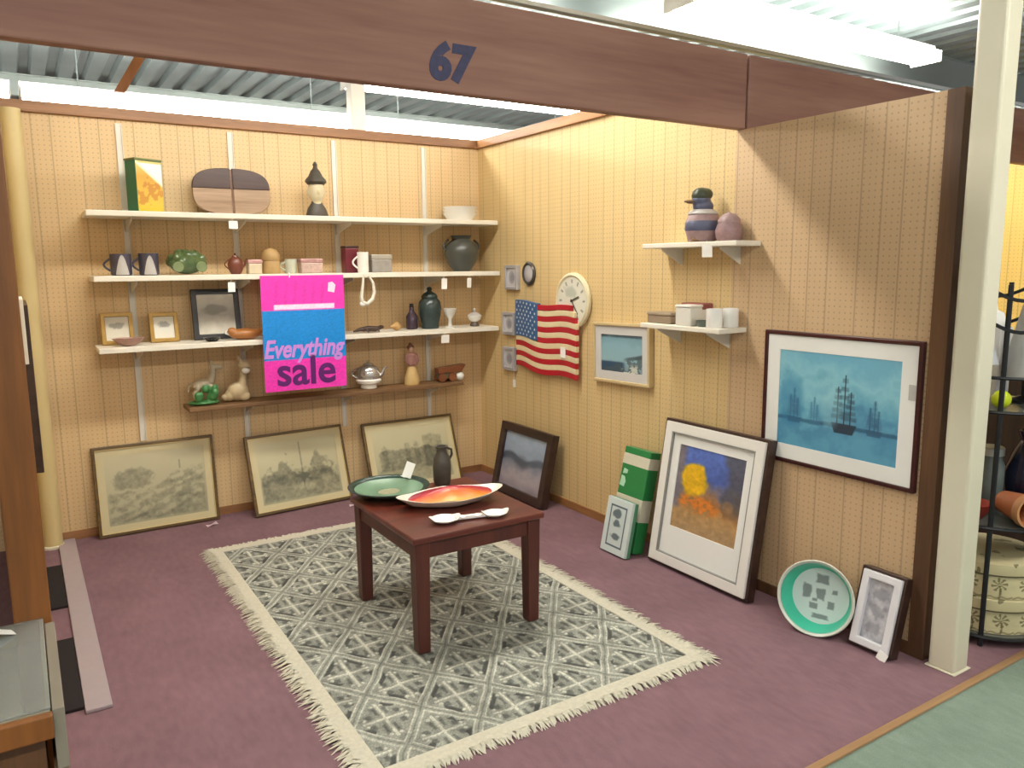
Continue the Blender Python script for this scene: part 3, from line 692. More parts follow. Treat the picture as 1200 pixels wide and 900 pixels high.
# --- second shelf
def mug(name, label, x, y, z, r, h, m, patch=None, pm=None, handle=-1):
    o = thing(name, label, 'mug', (x, y, z))
    MB().lathe([(0, 0), (r * .9, 0), (r, .008), (r * 1.02, h), (r * .9, h), (r * .88, .012), (0, .01)], 26).build('body', m, o, smooth=True)
    MB().tube([(handle * (r * .98 + .032 * math.sin(PI * k / 8)), 0, h * .22 + h * .56 * k / 8) for k in range(9)], .006, 8).build('handle', m, o, smooth=True)
    if patch:
        vs = []; fs = []
        for k in range(9):
            a = -PI / 2 + (k - 4) / 4 * .62; t_ = math.cos((k - 4) / 4 * PI / 2); rr = r * 1.012 + .001
            vs += [(rr * math.cos(a), rr * math.sin(a), .004), (rr * math.cos(a), rr * math.sin(a), .012 + h * patch * t_)]
        for k in range(8): fs.append((2 * k, 2 * k + 2, 2 * k + 3, 2 * k + 1))
        MB().add(vs, fs).build('pale_front', pm, o, smooth=True)
    return o
navy = mat('slate_purple_glaze', '#4a4654', .3, var=.2, scale=30); pale = mat('pale_glaze', '#b9b5b2', .3)
mug('mug', 'dark slate mug with pale front at the left end of the second shelf', -2.375, -.17, Z2, .054, .118, navy, .85, pale, -1)
mug('mug', 'dark slate mug with pale front beside the green glass bowl', -2.235, -.17, Z2, .052, .122, navy, .8, pale, -1)
o = thing('glass_cluster', 'green glass lump with round bosses on the second shelf', 'glass ornament', (-2.035, -.17, Z2))
gg = mat('green_glass', '#51663f', .12, var=.35, scale=40, coat=.5)
m = MB(); m.ell((0, 0, .07), (.10, .075, .068)); rr = random.Random(2)
for k in range(26):
    a = rr.uniform(0, 2 * PI); e = rr.uniform(-.5, 1.2); m.ell((.088 * math.cos(a) * math.cos(e), .066 * math.sin(a) * math.cos(e), .07 + .055 * math.sin(e)), .026, 12, 8)
m.build('body', gg, o, remesh=.005)
for x in (-.06, .065): MB().lathe([(.026, 0), (.030, .004), (.026, .008), (.012, .006), (0, .009)], 18, M=Matrix.Translation((x, -.078, .045)) @ Matrix.Rotation(PI / 2, 4, 'X')).build('boss', mat('green_glass_boss', '#7d8a62', .15), o, smooth=True)
def teapot(name, label, loc, r, h, m, cat='teapot', lidm=None, rot=0, sq=.85):
    o = thing(name, label, cat, loc, (0, 0, rot))
    MB().lathe([(0, 0), (r * .6, 0), (r * .65, h * .04), (r * .95, h * .25), (r, h * .45), (r * .8, h * .70), (r * .42, h * .80), (0, h * .80)], 26, sy=sq).build('body', m, o, smooth=True)
    MB().lathe([(r * .44, h * .79), (r * .36, h * .86), (r * .1, h * .90), (r * .12, h * .97), (0, h)], 20, sy=sq).build('lid', lidm or m, o, smooth=True)
    MB().tube([(r * .8, 0, h * .3), (r * 1.15, 0, h * .42), (r * 1.3, 0, h * .62), (r * 1.5, 0, h * .72)], [r * .2, r * .15, r * .11, r * .09], 10).build('spout', m, o, smooth=True)
    MB().tube([(-r * (.85 + .5 * math.sin(PI * k / 8)), 0, h * (.25 + .42 * k / 8)) for k in range(9)], r * .08, 8).build('handle', m, o, smooth=True)
    return o
teapot('teapot', 'small reddish brown teapot left of the sale sign on the second shelf', (-1.765, -.17, Z2), .045, .125, mat('red_clay', '#6e3a2a', .35, var=.3, scale=40))
def trinket(name, label, loc, w_, d, h, m, lm, cat='box', rot=0):
    o = thing(name, label, cat, loc, (0, 0, rot))
    MB().box((-w_ / 2, -d / 2, 0), (w_ / 2, d / 2, h * .72)).build('base', m, o, bevel=.006)
    MB().box((-w_ / 2 - .003, -d / 2 - .003, h * .72), (w_ / 2 + .003, d / 2 + .003, h)).build('lid', lm, o, bevel=.006); return o
pinkc = mat('pink_china', '#c79a96', .35, var=.25, scale=50); creamc = mat('cream_china', '#cdbfa4', .35, var=.15, scale=30); whitec = mat('white_china', '#e4e2da', .2)
trinket('trinket_box', 'small pale pink lidded box between the red teapot and tan jar', (-1.658, -.17, Z2), .078, .07, .085, creamc, pinkc)
o = thing('tan_jar', 'tan round-topped jar just above the top left of the sale sign', 'jar', (-1.555, -.17, Z2))
tanj = mat('tan_stoneware', '#b0905f', .5, var=.15, scale=30)
MB().lathe([(0, 0), (.052, 0), (.055, .01), (.05, .07), (.046, .078), (0, .078)], 26).build('body', tanj, o, smooth=True)
MB().lathe([(.05, .078), (.054, .084), (.052, .115), (.036, .142), (0, .155)], 26).build('domed_lid', tanj, o, smooth=True)
mug('cup', 'small greenish white cup above the sale sign on the second shelf', -1.430, -.15, Z2, .036, .088, mat('pale_green_china', '#c3c6b4', .25), handle=-1)['category'] = 'cup'
trinket('trinket_box', 'flower-patterned pink and white box above the top right of the sale sign', (-1.315, -.17, Z2), .135, .08, .09, mat('floral_china', '#c2a79c', .3, var=.35, scale=60), mat('floral_lid', '#b98d88', .3, var=.4, scale=60))
o = thing('red_tin', 'dark red upright tin right of the sale sign on the second shelf', 'tin', (-1.045, -.15, Z2))
dred = mat('dark_red_tin', '#6d2530', .35, var=.2)
MB().box((-.045, -.04, 0), (.045, .04, .155)).build('body', dred, o, bevel=.005); MB().box((-.047, -.042, .155), (.047, .042, .170)).build('lid', mat('dark_brown_lid', '#3d211c', .4), o, bevel=.004)
mug('mug', 'white mug standing in front of the dark red tin', -.992, -.235, Z2, .036, .13, whitec, handle=-1)
trinket('silver_box', 'silver grey square lidded box on the second shelf right of the red tin', (-.855, -.17, Z2), .14, .10, .115, mat('pewter', '#a5a19c', .35, .3, .25, 30), mat('pewter_lid', '#b5b0a6', .3, .3, .2, 30))
o = thing('round_vase', 'large dark grey green round vase in shade at the right of the second shelf', 'vase', (-.235, -.16, Z2))
gv = mat('grey_green_glaze', '#4a4c46', .35, var=.2, scale=20)
MB().lathe([(0, 0), (.06, 0), (.065, .012), (.10, .06), (.122, .12), (.112, .175), (.072, .21), (.06, .222), (.075, .245), (.066, .245), (.052, .22), (0, .2)], 32).build('body', gv, o, smooth=True)
for s in (-1, 1): MB().tube([(s * (.10 + .04 * math.sin(PI * k / 8)), 0, .13 + .085 * k / 8) for k in range(9)], .008, 8).build('handle', gv, o, smooth=True)

# --- third shelf
def small_portrait(h, w_, a='#cfc9b8', c='#7b766c'):
    U, V = uv(h, w_); t = fbm(h, w_, 5, 5, 3); im = ramp(V + .3 * (t - .5), [(0, '#d8d4c6'), (.5, a), (1, '#c4bfae')])
    return over(im, (1 - sm(np.hypot((U - .5) / .35, (V - .62) / .16) + (t - .5), .6, 1.0)) * .7, c)
GOLDS = mat('gilt_frame', '#a3813f', .35, .35, .2, 30); BLK = mat('black_wood_frame', '#2a2a2a', .4)
framed('photo_frame', 'small gilt photo frame with a pinkish dish before it, left end of third shelf', (-2.415, -.13, Z3), .165, .180, .03, 0, .024, .014, GOLDS, None, 0, small_portrait(40, 36))
framed('photo_frame', 'small gilt photo frame standing alone on the third shelf', (-2.172, -.13, Z3), .155, .172, .03, 0, .024, .014, GOLDS, None, 0, small_portrait(40, 36, '#d5d3c8', '#6d6b66'))
framed('photo_frame', 'black-framed photo, largest on the third shelf, left of the sale sign', (-1.875, -.12, Z3), .275, .300, .045, 0, .032, .016, BLK, None, 0, over(small_portrait(60, 54, '#9a9486', '#6b675c'), 0 * uv(60, 54)[0], '#000000'))
o = thing('shell_dish', 'pinkish fluted dish in front of the leftmost gilt photo frame', 'dish', (-2.375, -.225, Z3))
n = 30; vs = []; fs = []
for q, (r, z) in enumerate(((.02, .0), (.05, .012), (.08, .045), (.074, .045), (.046, .018), (.0, .008))):
    for k in range(n):
        a = 2 * PI * k / n; e = 1 + .07 * math.cos(10 * a) * (r > .04); vs.append((r * e * math.cos(a), .62 * r * e * math.sin(a), z))
for q in range(5):
    for k in range(n): j = (k + 1) % n; fs.append((q * n + k, q * n + j, q * n + n + j, q * n + n + k))
fs.append(tuple(reversed(range(n))))
MB().add(vs, fs).build('bowl', mat('dusky_pink_glaze', '#a98478', .3, var=.2), o, smooth=True)
o = MB().lathe([(0, 0), (.028, 0), (.03, .004), (.048, .018), (.05, .022), (.044, .021), (.028, .009), (0, .008)], 24).build('small_black_dish', mat('black_glaze', '#242428', .2), smooth=True, loc=(-1.935, -.225, Z3))
tag(o, 'tiny black dish in front of the black photo frame', 'dish')
o = thing('duck_dish', 'orange brown duck-shaped dish with curled white handle beside the sale sign', 'dish', (-1.765, -.225, Z3))
m = MB(); m.ell((0.02, 0, .034), (.095, .045, .034)); m.ell((.105, 0, .048), (.03, .022, .016)); m.ell((-.055, 0, .05), (.03, .028, .026)); m.build('body', mat('amber_glaze', '#a26a38', .3, var=.25, scale=30), o, remesh=.0045)
MB().tube([(-.06 - .035 * math.sin(PI * k / 8), 0, .03 + .035 * k / 8) for k in range(9)], .006, 8).build('handle', whitec, o, smooth=True)
o = thing('carved_animal', 'low dark brown carved lizard-like ornament right of the sale sign on the third shelf', 'ornament', (-.975, -.235, Z3))
m = MB(); m.tube([(-.10, 0, .012), (-.05, .01, .022), (0, 0, .026), (.05, -.01, .024), (.085, 0, .026)], [.006, .014, .02, .018, .012], 10)
for x in (-.03, .045):
    for s in (-1, 1): m.tube([(x, 0, .02), (x + .01, s * .03, .022), (x + .02, s * .038, .004)], .006, 8)
m.ell((.09, 0, .032), (.024, .015, .013)); m.build('body', mat('carved_dark_wood', '#3d2a20', .5, var=.25, scale=60), o, remesh=.004)
o = thing('conch_shell', 'small tan shell on the third shelf between the carving and the dark urn', 'shell', (-.765, -.20, Z3), (0, 0, .3))
m = MB(); m.lathe([(0, -.05), (.006, -.04), (.018, -.015), (.03, .01), (.026, .02), (.02, .022), (.02, .03), (.012, .034), (.012, .042), (.005, .046), (0, .055)], 18, M=Matrix.Translation((0, 0, .029)) @ Matrix.Rotation(PI / 2, 4, 'Y')); m.build('spiral', mat('tan_shell', '#b68f58', .4, var=.3, scale=40), o, smooth=True)
o = thing('purple_bottle', 'small dark purple bottle at the left side of the dark urn', 'bottle', (-.622, -.15, Z3))
MB().lathe([(0, 0), (.036, 0), (.04, .01), (.04, .085), (.018, .12), (.014, .15), (.018, .155), (0, .155)], 22).build('body', mat('purple_glass', '#3a2c38', .2), o, smooth=True)
MB().lathe([(.012, .155), (.014, .158), (.014, .172), (0, .174)], 14).build('stopper', BLK, o, smooth=True)
o = thing('dark_urn', 'dark teal grey lidded urn on the third shelf', 'urn', (-.495, -.17, Z3))
urn = mat('teal_black_glaze', '#33403f', .25, var=.3, scale=16)
MB().lathe([(0, 0), (.058, 0), (.062, .012), (.058, .025), (.074, .09), (.08, .14), (.072, .185), (.05, .208), (0, .21)], 30).build('body', urn, o, smooth=True)
MB().lathe([(.054, .208), (.056, .216), (.046, .236), (.02, .25), (.014, .258), (.02, .268), (.012, .282), (0, .284)], 26).build('lid', urn, o, smooth=True)
o = MB().lathe([(0, 0), (.036, 0), (.038, .004), (.014, .016), (.011, .05), (.014, .065), (.035, .095), (.048, .135), (.043, .135), (.03, .098), (0, .075)], 24).build('goblet', mat('frosted_white_glass', '#d9d8d2', .2), smooth=True, loc=(-.375, -.235, Z3))
tag(o, 'white stemmed goblet in front of the dark urn on the third shelf', 'goblet')
o = thing('covered_cup', 'small white cup on a dark foot at the right end of the third shelf', 'cup', (-.155, -.19, Z3))
MB().lathe([(0, 0), (.032, 0), (.034, .01), (.022, .03), (0, .03)], 20).build('foot', mat('dark_foot', '#5c5148', .4), o, smooth=True)
MB().lathe([(.02, .03), (.044, .05), (.052, .075), (.046, .075), (0, .05)], 24).build('bowl', whitec, o, smooth=True)
MB().lathe([(.05, .075), (.03, .092), (.010, .10), (.012, .118), (0, .13)], 20).build('lid', mat('pale_glaze', '', ), o, smooth=True)

# --- lowest shelf
def horse_body(m, s=1.0):
    m.ell((0, 0, .105 * s), (.062 * s, .030 * s, .036 * s)); m.tube([(.045 * s, 0, .115 * s), (.062 * s, 0, .16 * s), (.066 * s, 0, .20 * s)], [.028 * s, .022 * s, .018 * s], 10)
    m.ell((.082 * s, 0, .21 * s), (.036 * s, .018 * s, .021 * s)); m.ell((.112 * s, 0, .203 * s), (.014 * s, .014 * s, .013 * s))
    for sy in (-1, 1):
        m.tube([(.058 * s, sy * .008 * s, .225 * s), (.050 * s, sy * .014 * s, .262 * s)], [.009 * s, .004 * s], 8)
        m.tube([(.045 * s, sy * .016 * s, .10 * s), (.05 * s, sy * .017 * s, .055 * s), (.046 * s, sy * .017 * s, .008 * s)], [.017 * s, .010 * s, .011 * s], 8)
        m.tube([(-.045 * s, sy * .016 * s, .10 * s), (-.036 * s, sy * .017 * s, .075 * s), (-.056 * s, sy * .017 * s, .048 * s), (-.05 * s, sy * .017 * s, .008 * s)], [.02 * s, .014 * s, .009 * s, .011 * s], 8)
    m.tube([(-.06 * s, 0, .12 * s), (-.085 * s, 0, .10 * s), (-.088 * s, 0, .06 * s)], [.008 * s, .006 * s, .008 * s], 8)
o = thing('donkey_figurine', 'cream and grey donkey figurine on a green base at the left of the lowest shelf', 'figurine', (-1.985, -.12, Z4))
dk = MB(); horse_body(dk, .95); dk.build('animal', mat('cream_grey_ceramic', '#b7aa92', .4, var=.25, scale=25), o, remesh=.0042, loc=(0, 0, .022))
m = MB(); m.ell((0, 0, .014), (.092, .06, .016)); rr = random.Random(4)
for k in range(14): m.ell((rr.uniform(-.06, .075), rr.uniform(-.05, -.01), rr.uniform(.03, .105)), (.022, .016, .026), 10, 8)
m.build('green_base', mat('green_ceramic', '#3f7a44', .35, var=.3, scale=40), o, remesh=.0042)
o = thing('llama_figurine', 'cream seated long-necked animal figurine right of the donkey on the lowest shelf', 'figurine', (-1.785, -.12, Z4))
m = MB(); m.ell((.0, 0, .062), (.066, .042, .058)); m.ell((-.05, -.0, .04), (.03, .03, .035)); m.ell((.035, -.02, .03), (.035, .022, .028)); m.tube([(.02, 0, .09), (.035, 0, .15), (.03, 0, .21)], [.035, .024, .021], 10)
m.ell((.038, -.01, .225), (.036, .026, .026)); m.ell((.06, -.02, .216), (.02, .018, .016))
for s in (-1, 1): m.tube([(.022, s * .014, .24), (.016, s * .022, .278)], [.010, .005], 8)
m.ell((-.075, 0, .03), (.022, .02, .022))
m.build('animal', mat('cream_ceramic', '#c0ac88', .4, var=.2, scale=25), o, remesh=.0042)
MB().ell((.046, -.035, .19), (.026, .016, .02), 14, 8).build('white_bib', whitec, o, smooth=True)
silver = mat('polished_silver', '#c9c6c2', .18, .75, .1, 20)
o = teapot('silver_teapot', 'shiny silver lidded dish with white base right of the sale sign on the lowest shelf', (-.935, -.115, Z4 + .028), .08, .165, silver, 'dish', rot=math.radians(-25))
MB().lathe([(.045, -.028), (.055, -.022), (.05, .0), (.078, .012), (.086, .03), (.07, .045), (0, .045)], 26, sy=.85).build('white_base', whitec, o, smooth=True)
o = thing('lady_figurine', 'slim figurine with pink top and cream skirt on the lowest shelf', 'figurine', (-.62, -.12, Z4))
MB().lathe([(0, 0), (.052, 0), (.055, .012), (.05, .05), (.036, .10), (.03, .125), (0, .13)], 24, sy=.8).build('skirt', mat('cream_yellow_ceramic', '#c9ab73', .4, var=.12, scale=20), o, smooth=True)
m = MB(); m.ell((0, 0, .165), (.036, .026, .05)); m.ell((0, 0, .205), (.04, .022, .018)); m.tube([(-.036, 0, .205), (-.046, -.012, .165), (-.018, -.03, .14)], [.011, .009, .008], 8); m.tube([(.036, 0, .205), (.046, -.012, .165), (.018, -.03, .14)], [.011, .009, .008], 8)
m.build('pink_bodice', mat('pink_ceramic', '#b98a84', .4, var=.15, scale=30), o, remesh=.004)
m = MB(); m.ell((0, -.002, .243), (.021, .021, .026)); m.cyl((0, 0, .215), (0, 0, .235), .009); m.ell((0, -.022, .241), (.004, .006, .005)); m.build('face', mat('pale_skin_ceramic', '#c7a48c', .4), o, remesh=.003)
m = MB(); m.ell((0, .006, .255), (.026, .025, .022)); m.ell((0, .012, .279), (.013, .013, .011)); m.build('hair', mat('brown_ceramic', '#7a5040', .4), o, remesh=.004)
o = thing('toy_cart', 'brown wooden toy cart with a white ball at the right end of the lowest shelf', 'toy', (-.33, -.12, Z4))
cw = wood('toy_wood', '#6b3c25', '#8f5937', 'x', .4, 14)
MB().prism([(-.10, .062), (.085, .062), (.12, .115), (-.10, .098)], -.035, .035).build('tray', cw, o, bevel=.004)
MB().box((-.09, -.025, .02), (.03, .025, .062)).build('chassis', mat('grey_green_wood', '#5b5a4c', .5), o, bevel=.003)
for x in (-.07, .01):
    for s in (-1, 1): MB().lathe([(0, -.006), (.03, -.006), (.032, 0), (.03, .006), (0, .006)], 20, M=Matrix.Translation((x, s * .033, .032)) @ Matrix.Rotation(PI / 2, 4, 'X')).build('wheel', cw, o, smooth=True)
MB().ell((.078, -.012, .031), .031).build('white_ball', whitec, o, smooth=True)

# ------------------------------------------------------------------ sale sign and things hanging from the shelves
def sign_print(h, w_):
    U, V = uv(h, w_); f = RNG.random((h, w_))
    im = np.ones((h, w_, 3)) * hexa('#ea35b4'); blue = (V > .272) * (V < .70); im = over(im, blue.astype(float), '#0a86d8')
    for k in range(6):     # faint slanted strokes of worn print
        im = over(im, (1 - sm(np.abs(U - .18 - .11 * k - .14 * (V - .85)), .012, .03)) * (V > .76) * (V < .95) * .22, '#b01f86')
    im = over(im, (np.abs(V - .733) < .019) * (U > .15) * (U < .88) * 1.0, '#f0d8f4')
    return im * (.94 + .12 * f)[..., None]
sg = thing('sale_sign', 'pink and blue sign reading Everything sale, hung from the second shelf', 'sign', (-1.420, -.332, .800), (math.radians(1.2), 0, 0))
W_, H_ = .505, .690
MB().box((-W_ / 2, .0008, 0), (W_ / 2, .005, H_)).build('card', mat('sign_card_pink', '#e637b2', .4, var=.03), sg, bevel=.0012)
grid_mesh('printed_face', W_, H_, sign_print(120, 60), attr_mat('sign_print', .35, .4), sg)
text_mb('Everything', .150, .25, .0040, .0006, sx=.765).build('lettering_everything', mat('lilac_ink', '#c488dc', .5, var=.05), sg, loc=(-.012, -.0014, .205))
text_mb('sale', .250, 0, .005, .0006, sx=.98).build('lettering_sale', mat('purple_ink', '#5a1668', .5, var=.05), sg, loc=(0, -.0014, .035))
for x in (-.08,): MB().tube([(x, .006 - .004 * math.cos(PI * k / 6), H_ - .012 + .026 * math.sin(PI * k / 6)) for k in range(7)], .004, 6).build('hanger_clip', mat('clear_clip', '#e8e2e6', .25), sg, smooth=True)
MB().prism([(.150, .592), (.190, .584), (.200, .630), (.180, .650), (.155, .645)], -.0028, -.0006).build('sticker', mat('pale_sticker', '#ecd7ee', .4, var=.02), sg)
# white looped necklace
o = thing('bead_loop', 'white loop hanging from the second shelf just right of the sale sign', 'necklace', (-1.01, -.335, 1.487))
pts = [(-.018, .004, 0), (-.030, 0, -.07), (-.040, -.002, -.135), (-.036, -.004, -.172), (-.005, -.004, -.182), (.035, -.002, -.150), (.048, 0, -.105), (.040, 0, -.05), (.015, .004, -.004)]
MB().tube(pts, [.006, .009, .012, .015, .014, .012, .011, .009, .006], 10).build('loop', mat('ivory_beads', '#d8d2c4', .4, var=.2, scale=120, bump=.5), o, smooth=True)
MB().ell((-.034, -.006, -.178), (.022, .012, .018), 12, 8).build('pendant', mat('white_card', ''), o, smooth=True)
card = MATS['white_card']
def shelf_tag(x, z, y, w_, h, label, rz=0.0):
    o = thing('price_tag', label, 'tag', (x, y, z), (math.radians(4), 0, rz))
    MB().box((-w_ / 2, -.0006, -h - .012), (w_ / 2, .0006, -.012)).build('paper', card, o)
    MB().tube([(0, .0, .004), (-.003, -.002, -.006), (.002, -.001, -.014)], .0012, 6).build('string', card, o)
shelf_tag(-1.795, 1.815, -.309, .05, .045, 'white tag under the front of the top shelf by the wooden slab')
shelf_tag(-1.83, 1.468, -.329, .04, .055, 'white tag under the second shelf, left of the sale sign')
shelf_tag(-.46, 1.468, -.329, .042, .07, 'white tag under the second shelf above the dark urn')
shelf_tag(-.27, 1.468, -.329, .032, .065, 'narrow white tag under the right end of the second shelf')
shelf_tag(-.452, 1.09, -.310, .06, .055, 'white tag below the goblet on the front of the third shelf')
for loc, l, rz in (((-2.0, -.19, .0005), 'crumpled pale paper tag on the carpet below the leftmost etching', .3), ((-1.135, -.30, .0005), 'crumpled pale paper tag on the carpet beside the rug and the middle etching', -.2)):
    b = MB(); b.add([(-.035, -.014, .002), (0, -.02, .014), (.035, -.012, .004), (-.033, .014, .008), (.0, .018, .0), (.034, .016, .014), (-.035, -.014, 0), (0, -.02, .011), (.035, -.012, .001), (-.033, .014, .005), (.0, .018, -.002), (.034, .016, .011)],
                    [(0, 1, 4, 3), (1, 2, 5, 4), (9, 10, 7, 6), (10, 11, 8, 7), (0, 6, 7, 1), (1, 7, 8, 2), (3, 4, 10, 9), (4, 5, 11, 10), (0, 3, 9, 6), (2, 8, 11, 5)])
    o = b.build('paper_tag', mat('pinkish_paper', '#d9c0cc', .6)); o.location = loc; o.rotation_euler = (0, 0, rz); tag(o, l, 'tag')

# ------------------------------------------------------------------ small things hung on the right wall
GREYM = mat('silver_frame', '#b9b7bb', .35, .35, .12, 20)
def oval_print(h, w_):
    U, V = uv(h, w_); im = np.ones((h, w_, 3)) * hexa('#c9c7c8'); d = np.hypot((U - .5) / .36, (V - .5) / .36)
    im = over(im, 1 - sm(d, .9, 1.0), '#a5a3a8'); return over(im, (1 - sm(d + .6 * (fbm(h, w_, 4, 4, 2) - .5), .5, .8)) * .6, '#7f7d84')
for y, z, w_, h, l in ((-.475, 1.375, .155, .165, 'small silver square frame, highest of the three beside the shelf ends'),
                       (-.435, 1.065, .150, .155, 'small silver square frame, middle one partly behind the flag edge'),
                       (-.435, .818, .150, .162, 'small silver square frame, lowest of the three below the shelf ends')):
    hung('photo_frame', l, y, z, w_, h, .022, .034, GREYM, None, 0, oval_print(30, 30), group='small silver frames in the corner')
o = thing('oval_mirror', 'small dark-rimmed oval wall mirror right of the highest silver frame', 'mirror', (-.004, -.672, 1.485), (0, 0, R90))
MT = Matrix.Rotation(PI / 2, 4, 'X')
MB().lathe([(.055, 0), (.075, .0), (.078, .012), (.068, .022), (.055, .014)], 30, M=MT, sx=.92, sy=1.0).build('rim', mat('dark_pewter', '#4b4642', .35, .3), o, smooth=True)
MB().lathe([(0, .004), (.057, .004), (.057, .012), (.03, .018), (0, .02)], 30, M=MT, sx=.92, sy=1.0).build('glass', mat('pale_mirror', '#c9c7cc', .15, .3, .04), o, smooth=True)
o = thing('wall_clock', 'round cream wall clock hung partly behind the wooden flag', 'clock', (-.004, -1.165, 1.322), (0, 0, R90))
MB().lathe([(0, 0), (.165, 0), (.172, .010), (.170, .024), (.155, .032), (.142, .022), (0, .022)], 44, M=MT).build('rim', mat('cream_rim', '#d9cfae', .35, var=.05), o, smooth=True)
def clock_face(h, w_):
    U, V = uv(h, w_); t = fbm(h, w_, 5, 5, 3); im = np.ones((h, w_, 3)) * hexa('#d8d6c6'); x, y = U - .5, V - .5; r = np.hypot(x, y); a = np.arctan2(y, x)
    k = np.abs(((a / (PI / 6)) + .5) % 1 - .5) * PI / 6 * r
    im = over(im, (1 - sm(k, .008, .016)) * (r > .36) * (r < .45) * .8, '#5d5d52')
    return over(im, (1 - sm(np.hypot((x + .08) / .25, (y - .17) / .16) + (t - .5), .5, 1)) * .45, '#8f9a8e')
n = 48; vs = [(0, -.0235, 0)] + [(.143 * math.cos(2 * PI * k / n), -.0235, .143 * math.sin(2 * PI * k / n)) for k in range(n)]
rr = []; N_R = 26
me_v = []; me_c = []; fimg = clock_face(120, 120)
for q in range(N_R + 1):
    for k in range(72):
        a = 2 * PI * k / 72; r = .143 * q / N_R; me_v.append((r * math.cos(a), -.0235, r * math.sin(a)))
        ix = int(min(119, (r * math.cos(a) / .286 + .5) * 119)); iy = int(min(119, (r * math.sin(a) / .286 + .5) * 119)); me_c.append(fimg[iy, ix])
b = MB(); b.add(me_v, [(q * 72 + k, q * 72 + (k + 1) % 72, (q + 1) * 72 + (k + 1) % 72, (q + 1) * 72 + k) for q in range(N_R) for k in range(72)])
fo = b.build('dial', PRINT, o); c = np.array(me_c); c = np.where(c <= .04045, c / 12.92, ((c + .055) / 1.055) ** 2.4)
fo.data.color_attributes.new('Col', 'FLOAT_COLOR', 'POINT').data.foreach_set('color', np.concatenate([c, np.ones((len(c), 1))], 1).reshape(-1))
for an, L, w_ in ((math.radians(20), .075, .006), (math.radians(-52), .10, .004)):
    MB().box((-.012, -.027, -w_), (L, -.0255, w_), Matrix.Rotation(-an, 4, 'Y')).build('hand', mat('dark_hand', '#4a4a44', .4), o)
# wooden flag
o = thing('wooden_flag', 'wavy wooden stars and stripes flag hung on the right wall', 'flag', (-.040, -.545, 1.085), (0, 0, R90))
FL = .70; FH = .445; CW = .285; sh_ = FH / 13
red = mat('flag_red', '#b3202c', .4, var=.12, scale=30); crm = mat('flag_cream', '#e0cfa8', .45, var=.08, scale=30); blu = mat('flag_blue', '#3a6190', .45, var=.15, scale=40)
def wave(x): return .011 * math.sin(x / FL * 2 * PI * 1.45 + .5) - .030 * x / FL + (.012 if x > .55 else 0) * (x - .55) / .15
for k in range(13):
    top = FH / 2 - k * sh_; x0 = CW if k < 7 else 0.0; x1 = FL - (.06 if k == 0 else .03 if k < 3 else 0) * (1 - k / 4) if k < 4 else FL
    n = 26; xs = [x0 + (x1 - x0) * i / n for i in range(n + 1)]; vs = []; fs = []
    for x in xs:
        d = .010 * math.sin(x / FL * 2 * PI * 1.45 + 1.7)
        for zz in (top - sh_, top):
            vs.append((x, -.006 + d, zz + wave(x) * (1 if k else .8)))
        for zz in (top, top - sh_): vs.append((x, .016 + d * .6, zz + wave(x)))
    for i in range(n):
        for q in range(4):
            e = (q + 1) % 4; fs.append((i * 4 + q, i * 4 + e, i * 4 + 4 + e, i * 4 + 4 + q))
    fs += [(3, 2, 1, 0), (n * 4, n * 4 + 1, n * 4 + 2, n * 4 + 3)]
    MB().add(vs, fs).build('stripe', red if k % 2 == 0 else crm, o, bevel=.003)
n = 10; vs = []; fs = []
for i in range(n + 1):
    x = CW * i / n; d = .010 * math.sin(x / FL * 2 * PI * 1.45 + 1.7)
    for zz in (FH / 2 - 7 * sh_, FH / 2): vs.append((x, -.010 + d, zz + wave(x) * .6))
    for zz in (FH / 2, FH / 2 - 7 * sh_): vs.append((x, .016 + d * .6, zz + wave(x) * .6))
for i in range(n):
    for q in range(4): e = (q + 1) % 4; fs.append((i * 4 + q, i * 4 + e, i * 4 + 4 + e, i * 4 + 4 + q))
fs += [(3, 2, 1, 0), (n * 4, n * 4 + 1, n * 4 + 2, n * 4 + 3)]
cn = MB().add(vs, fs).build('canton', blu, o, bevel=.003)
st = MB()
for r_ in range(9):
    for c_ in range(6 if r_ % 2 == 0 else 5):
        cx = .024 + c_ * .0475 + (0 if r_ % 2 == 0 else .0237); d = .010 * math.sin(cx / FL * 2 * PI * 1.45 + 1.7); cz = FH / 2 - .017 - r_ * .0257 + wave(cx) * .6
        pts = [(cx + (.0085 if q % 2 == 0 else .0036) * math.sin(2 * PI * q / 10), cz + (.0085 if q % 2 == 0 else .0036) * math.cos(2 * PI * q / 10)) for q in range(10)]
        st.prism(pts[::-1], -.0125 + d, -.0095 + d)
st.build('stars', mat('star_white', '#c9c9c0', .5), cn)
MB().box((.535, -.012, -.115), (.585, -.0085, -.05)).build('price_tag', card, o)
MB().box((.03, .018, -.03), (.55, .036, .03)).build('hanging_block', mat('block_wood', '#9a7646', .6), o)
tag_ = thing('hanging_tag', 'small pale tag on a string below the lowest silver frame', 'tag', (-.006, -.475, .80))
MB().box((-.002, -.018, -.10), (-.0008, .018, -.045)).build('paper', card, tag_)
MB().tube([(-.004, 0, .02), (-.002, 0, -.05)], .0015, 6).build('string', card, tag_)

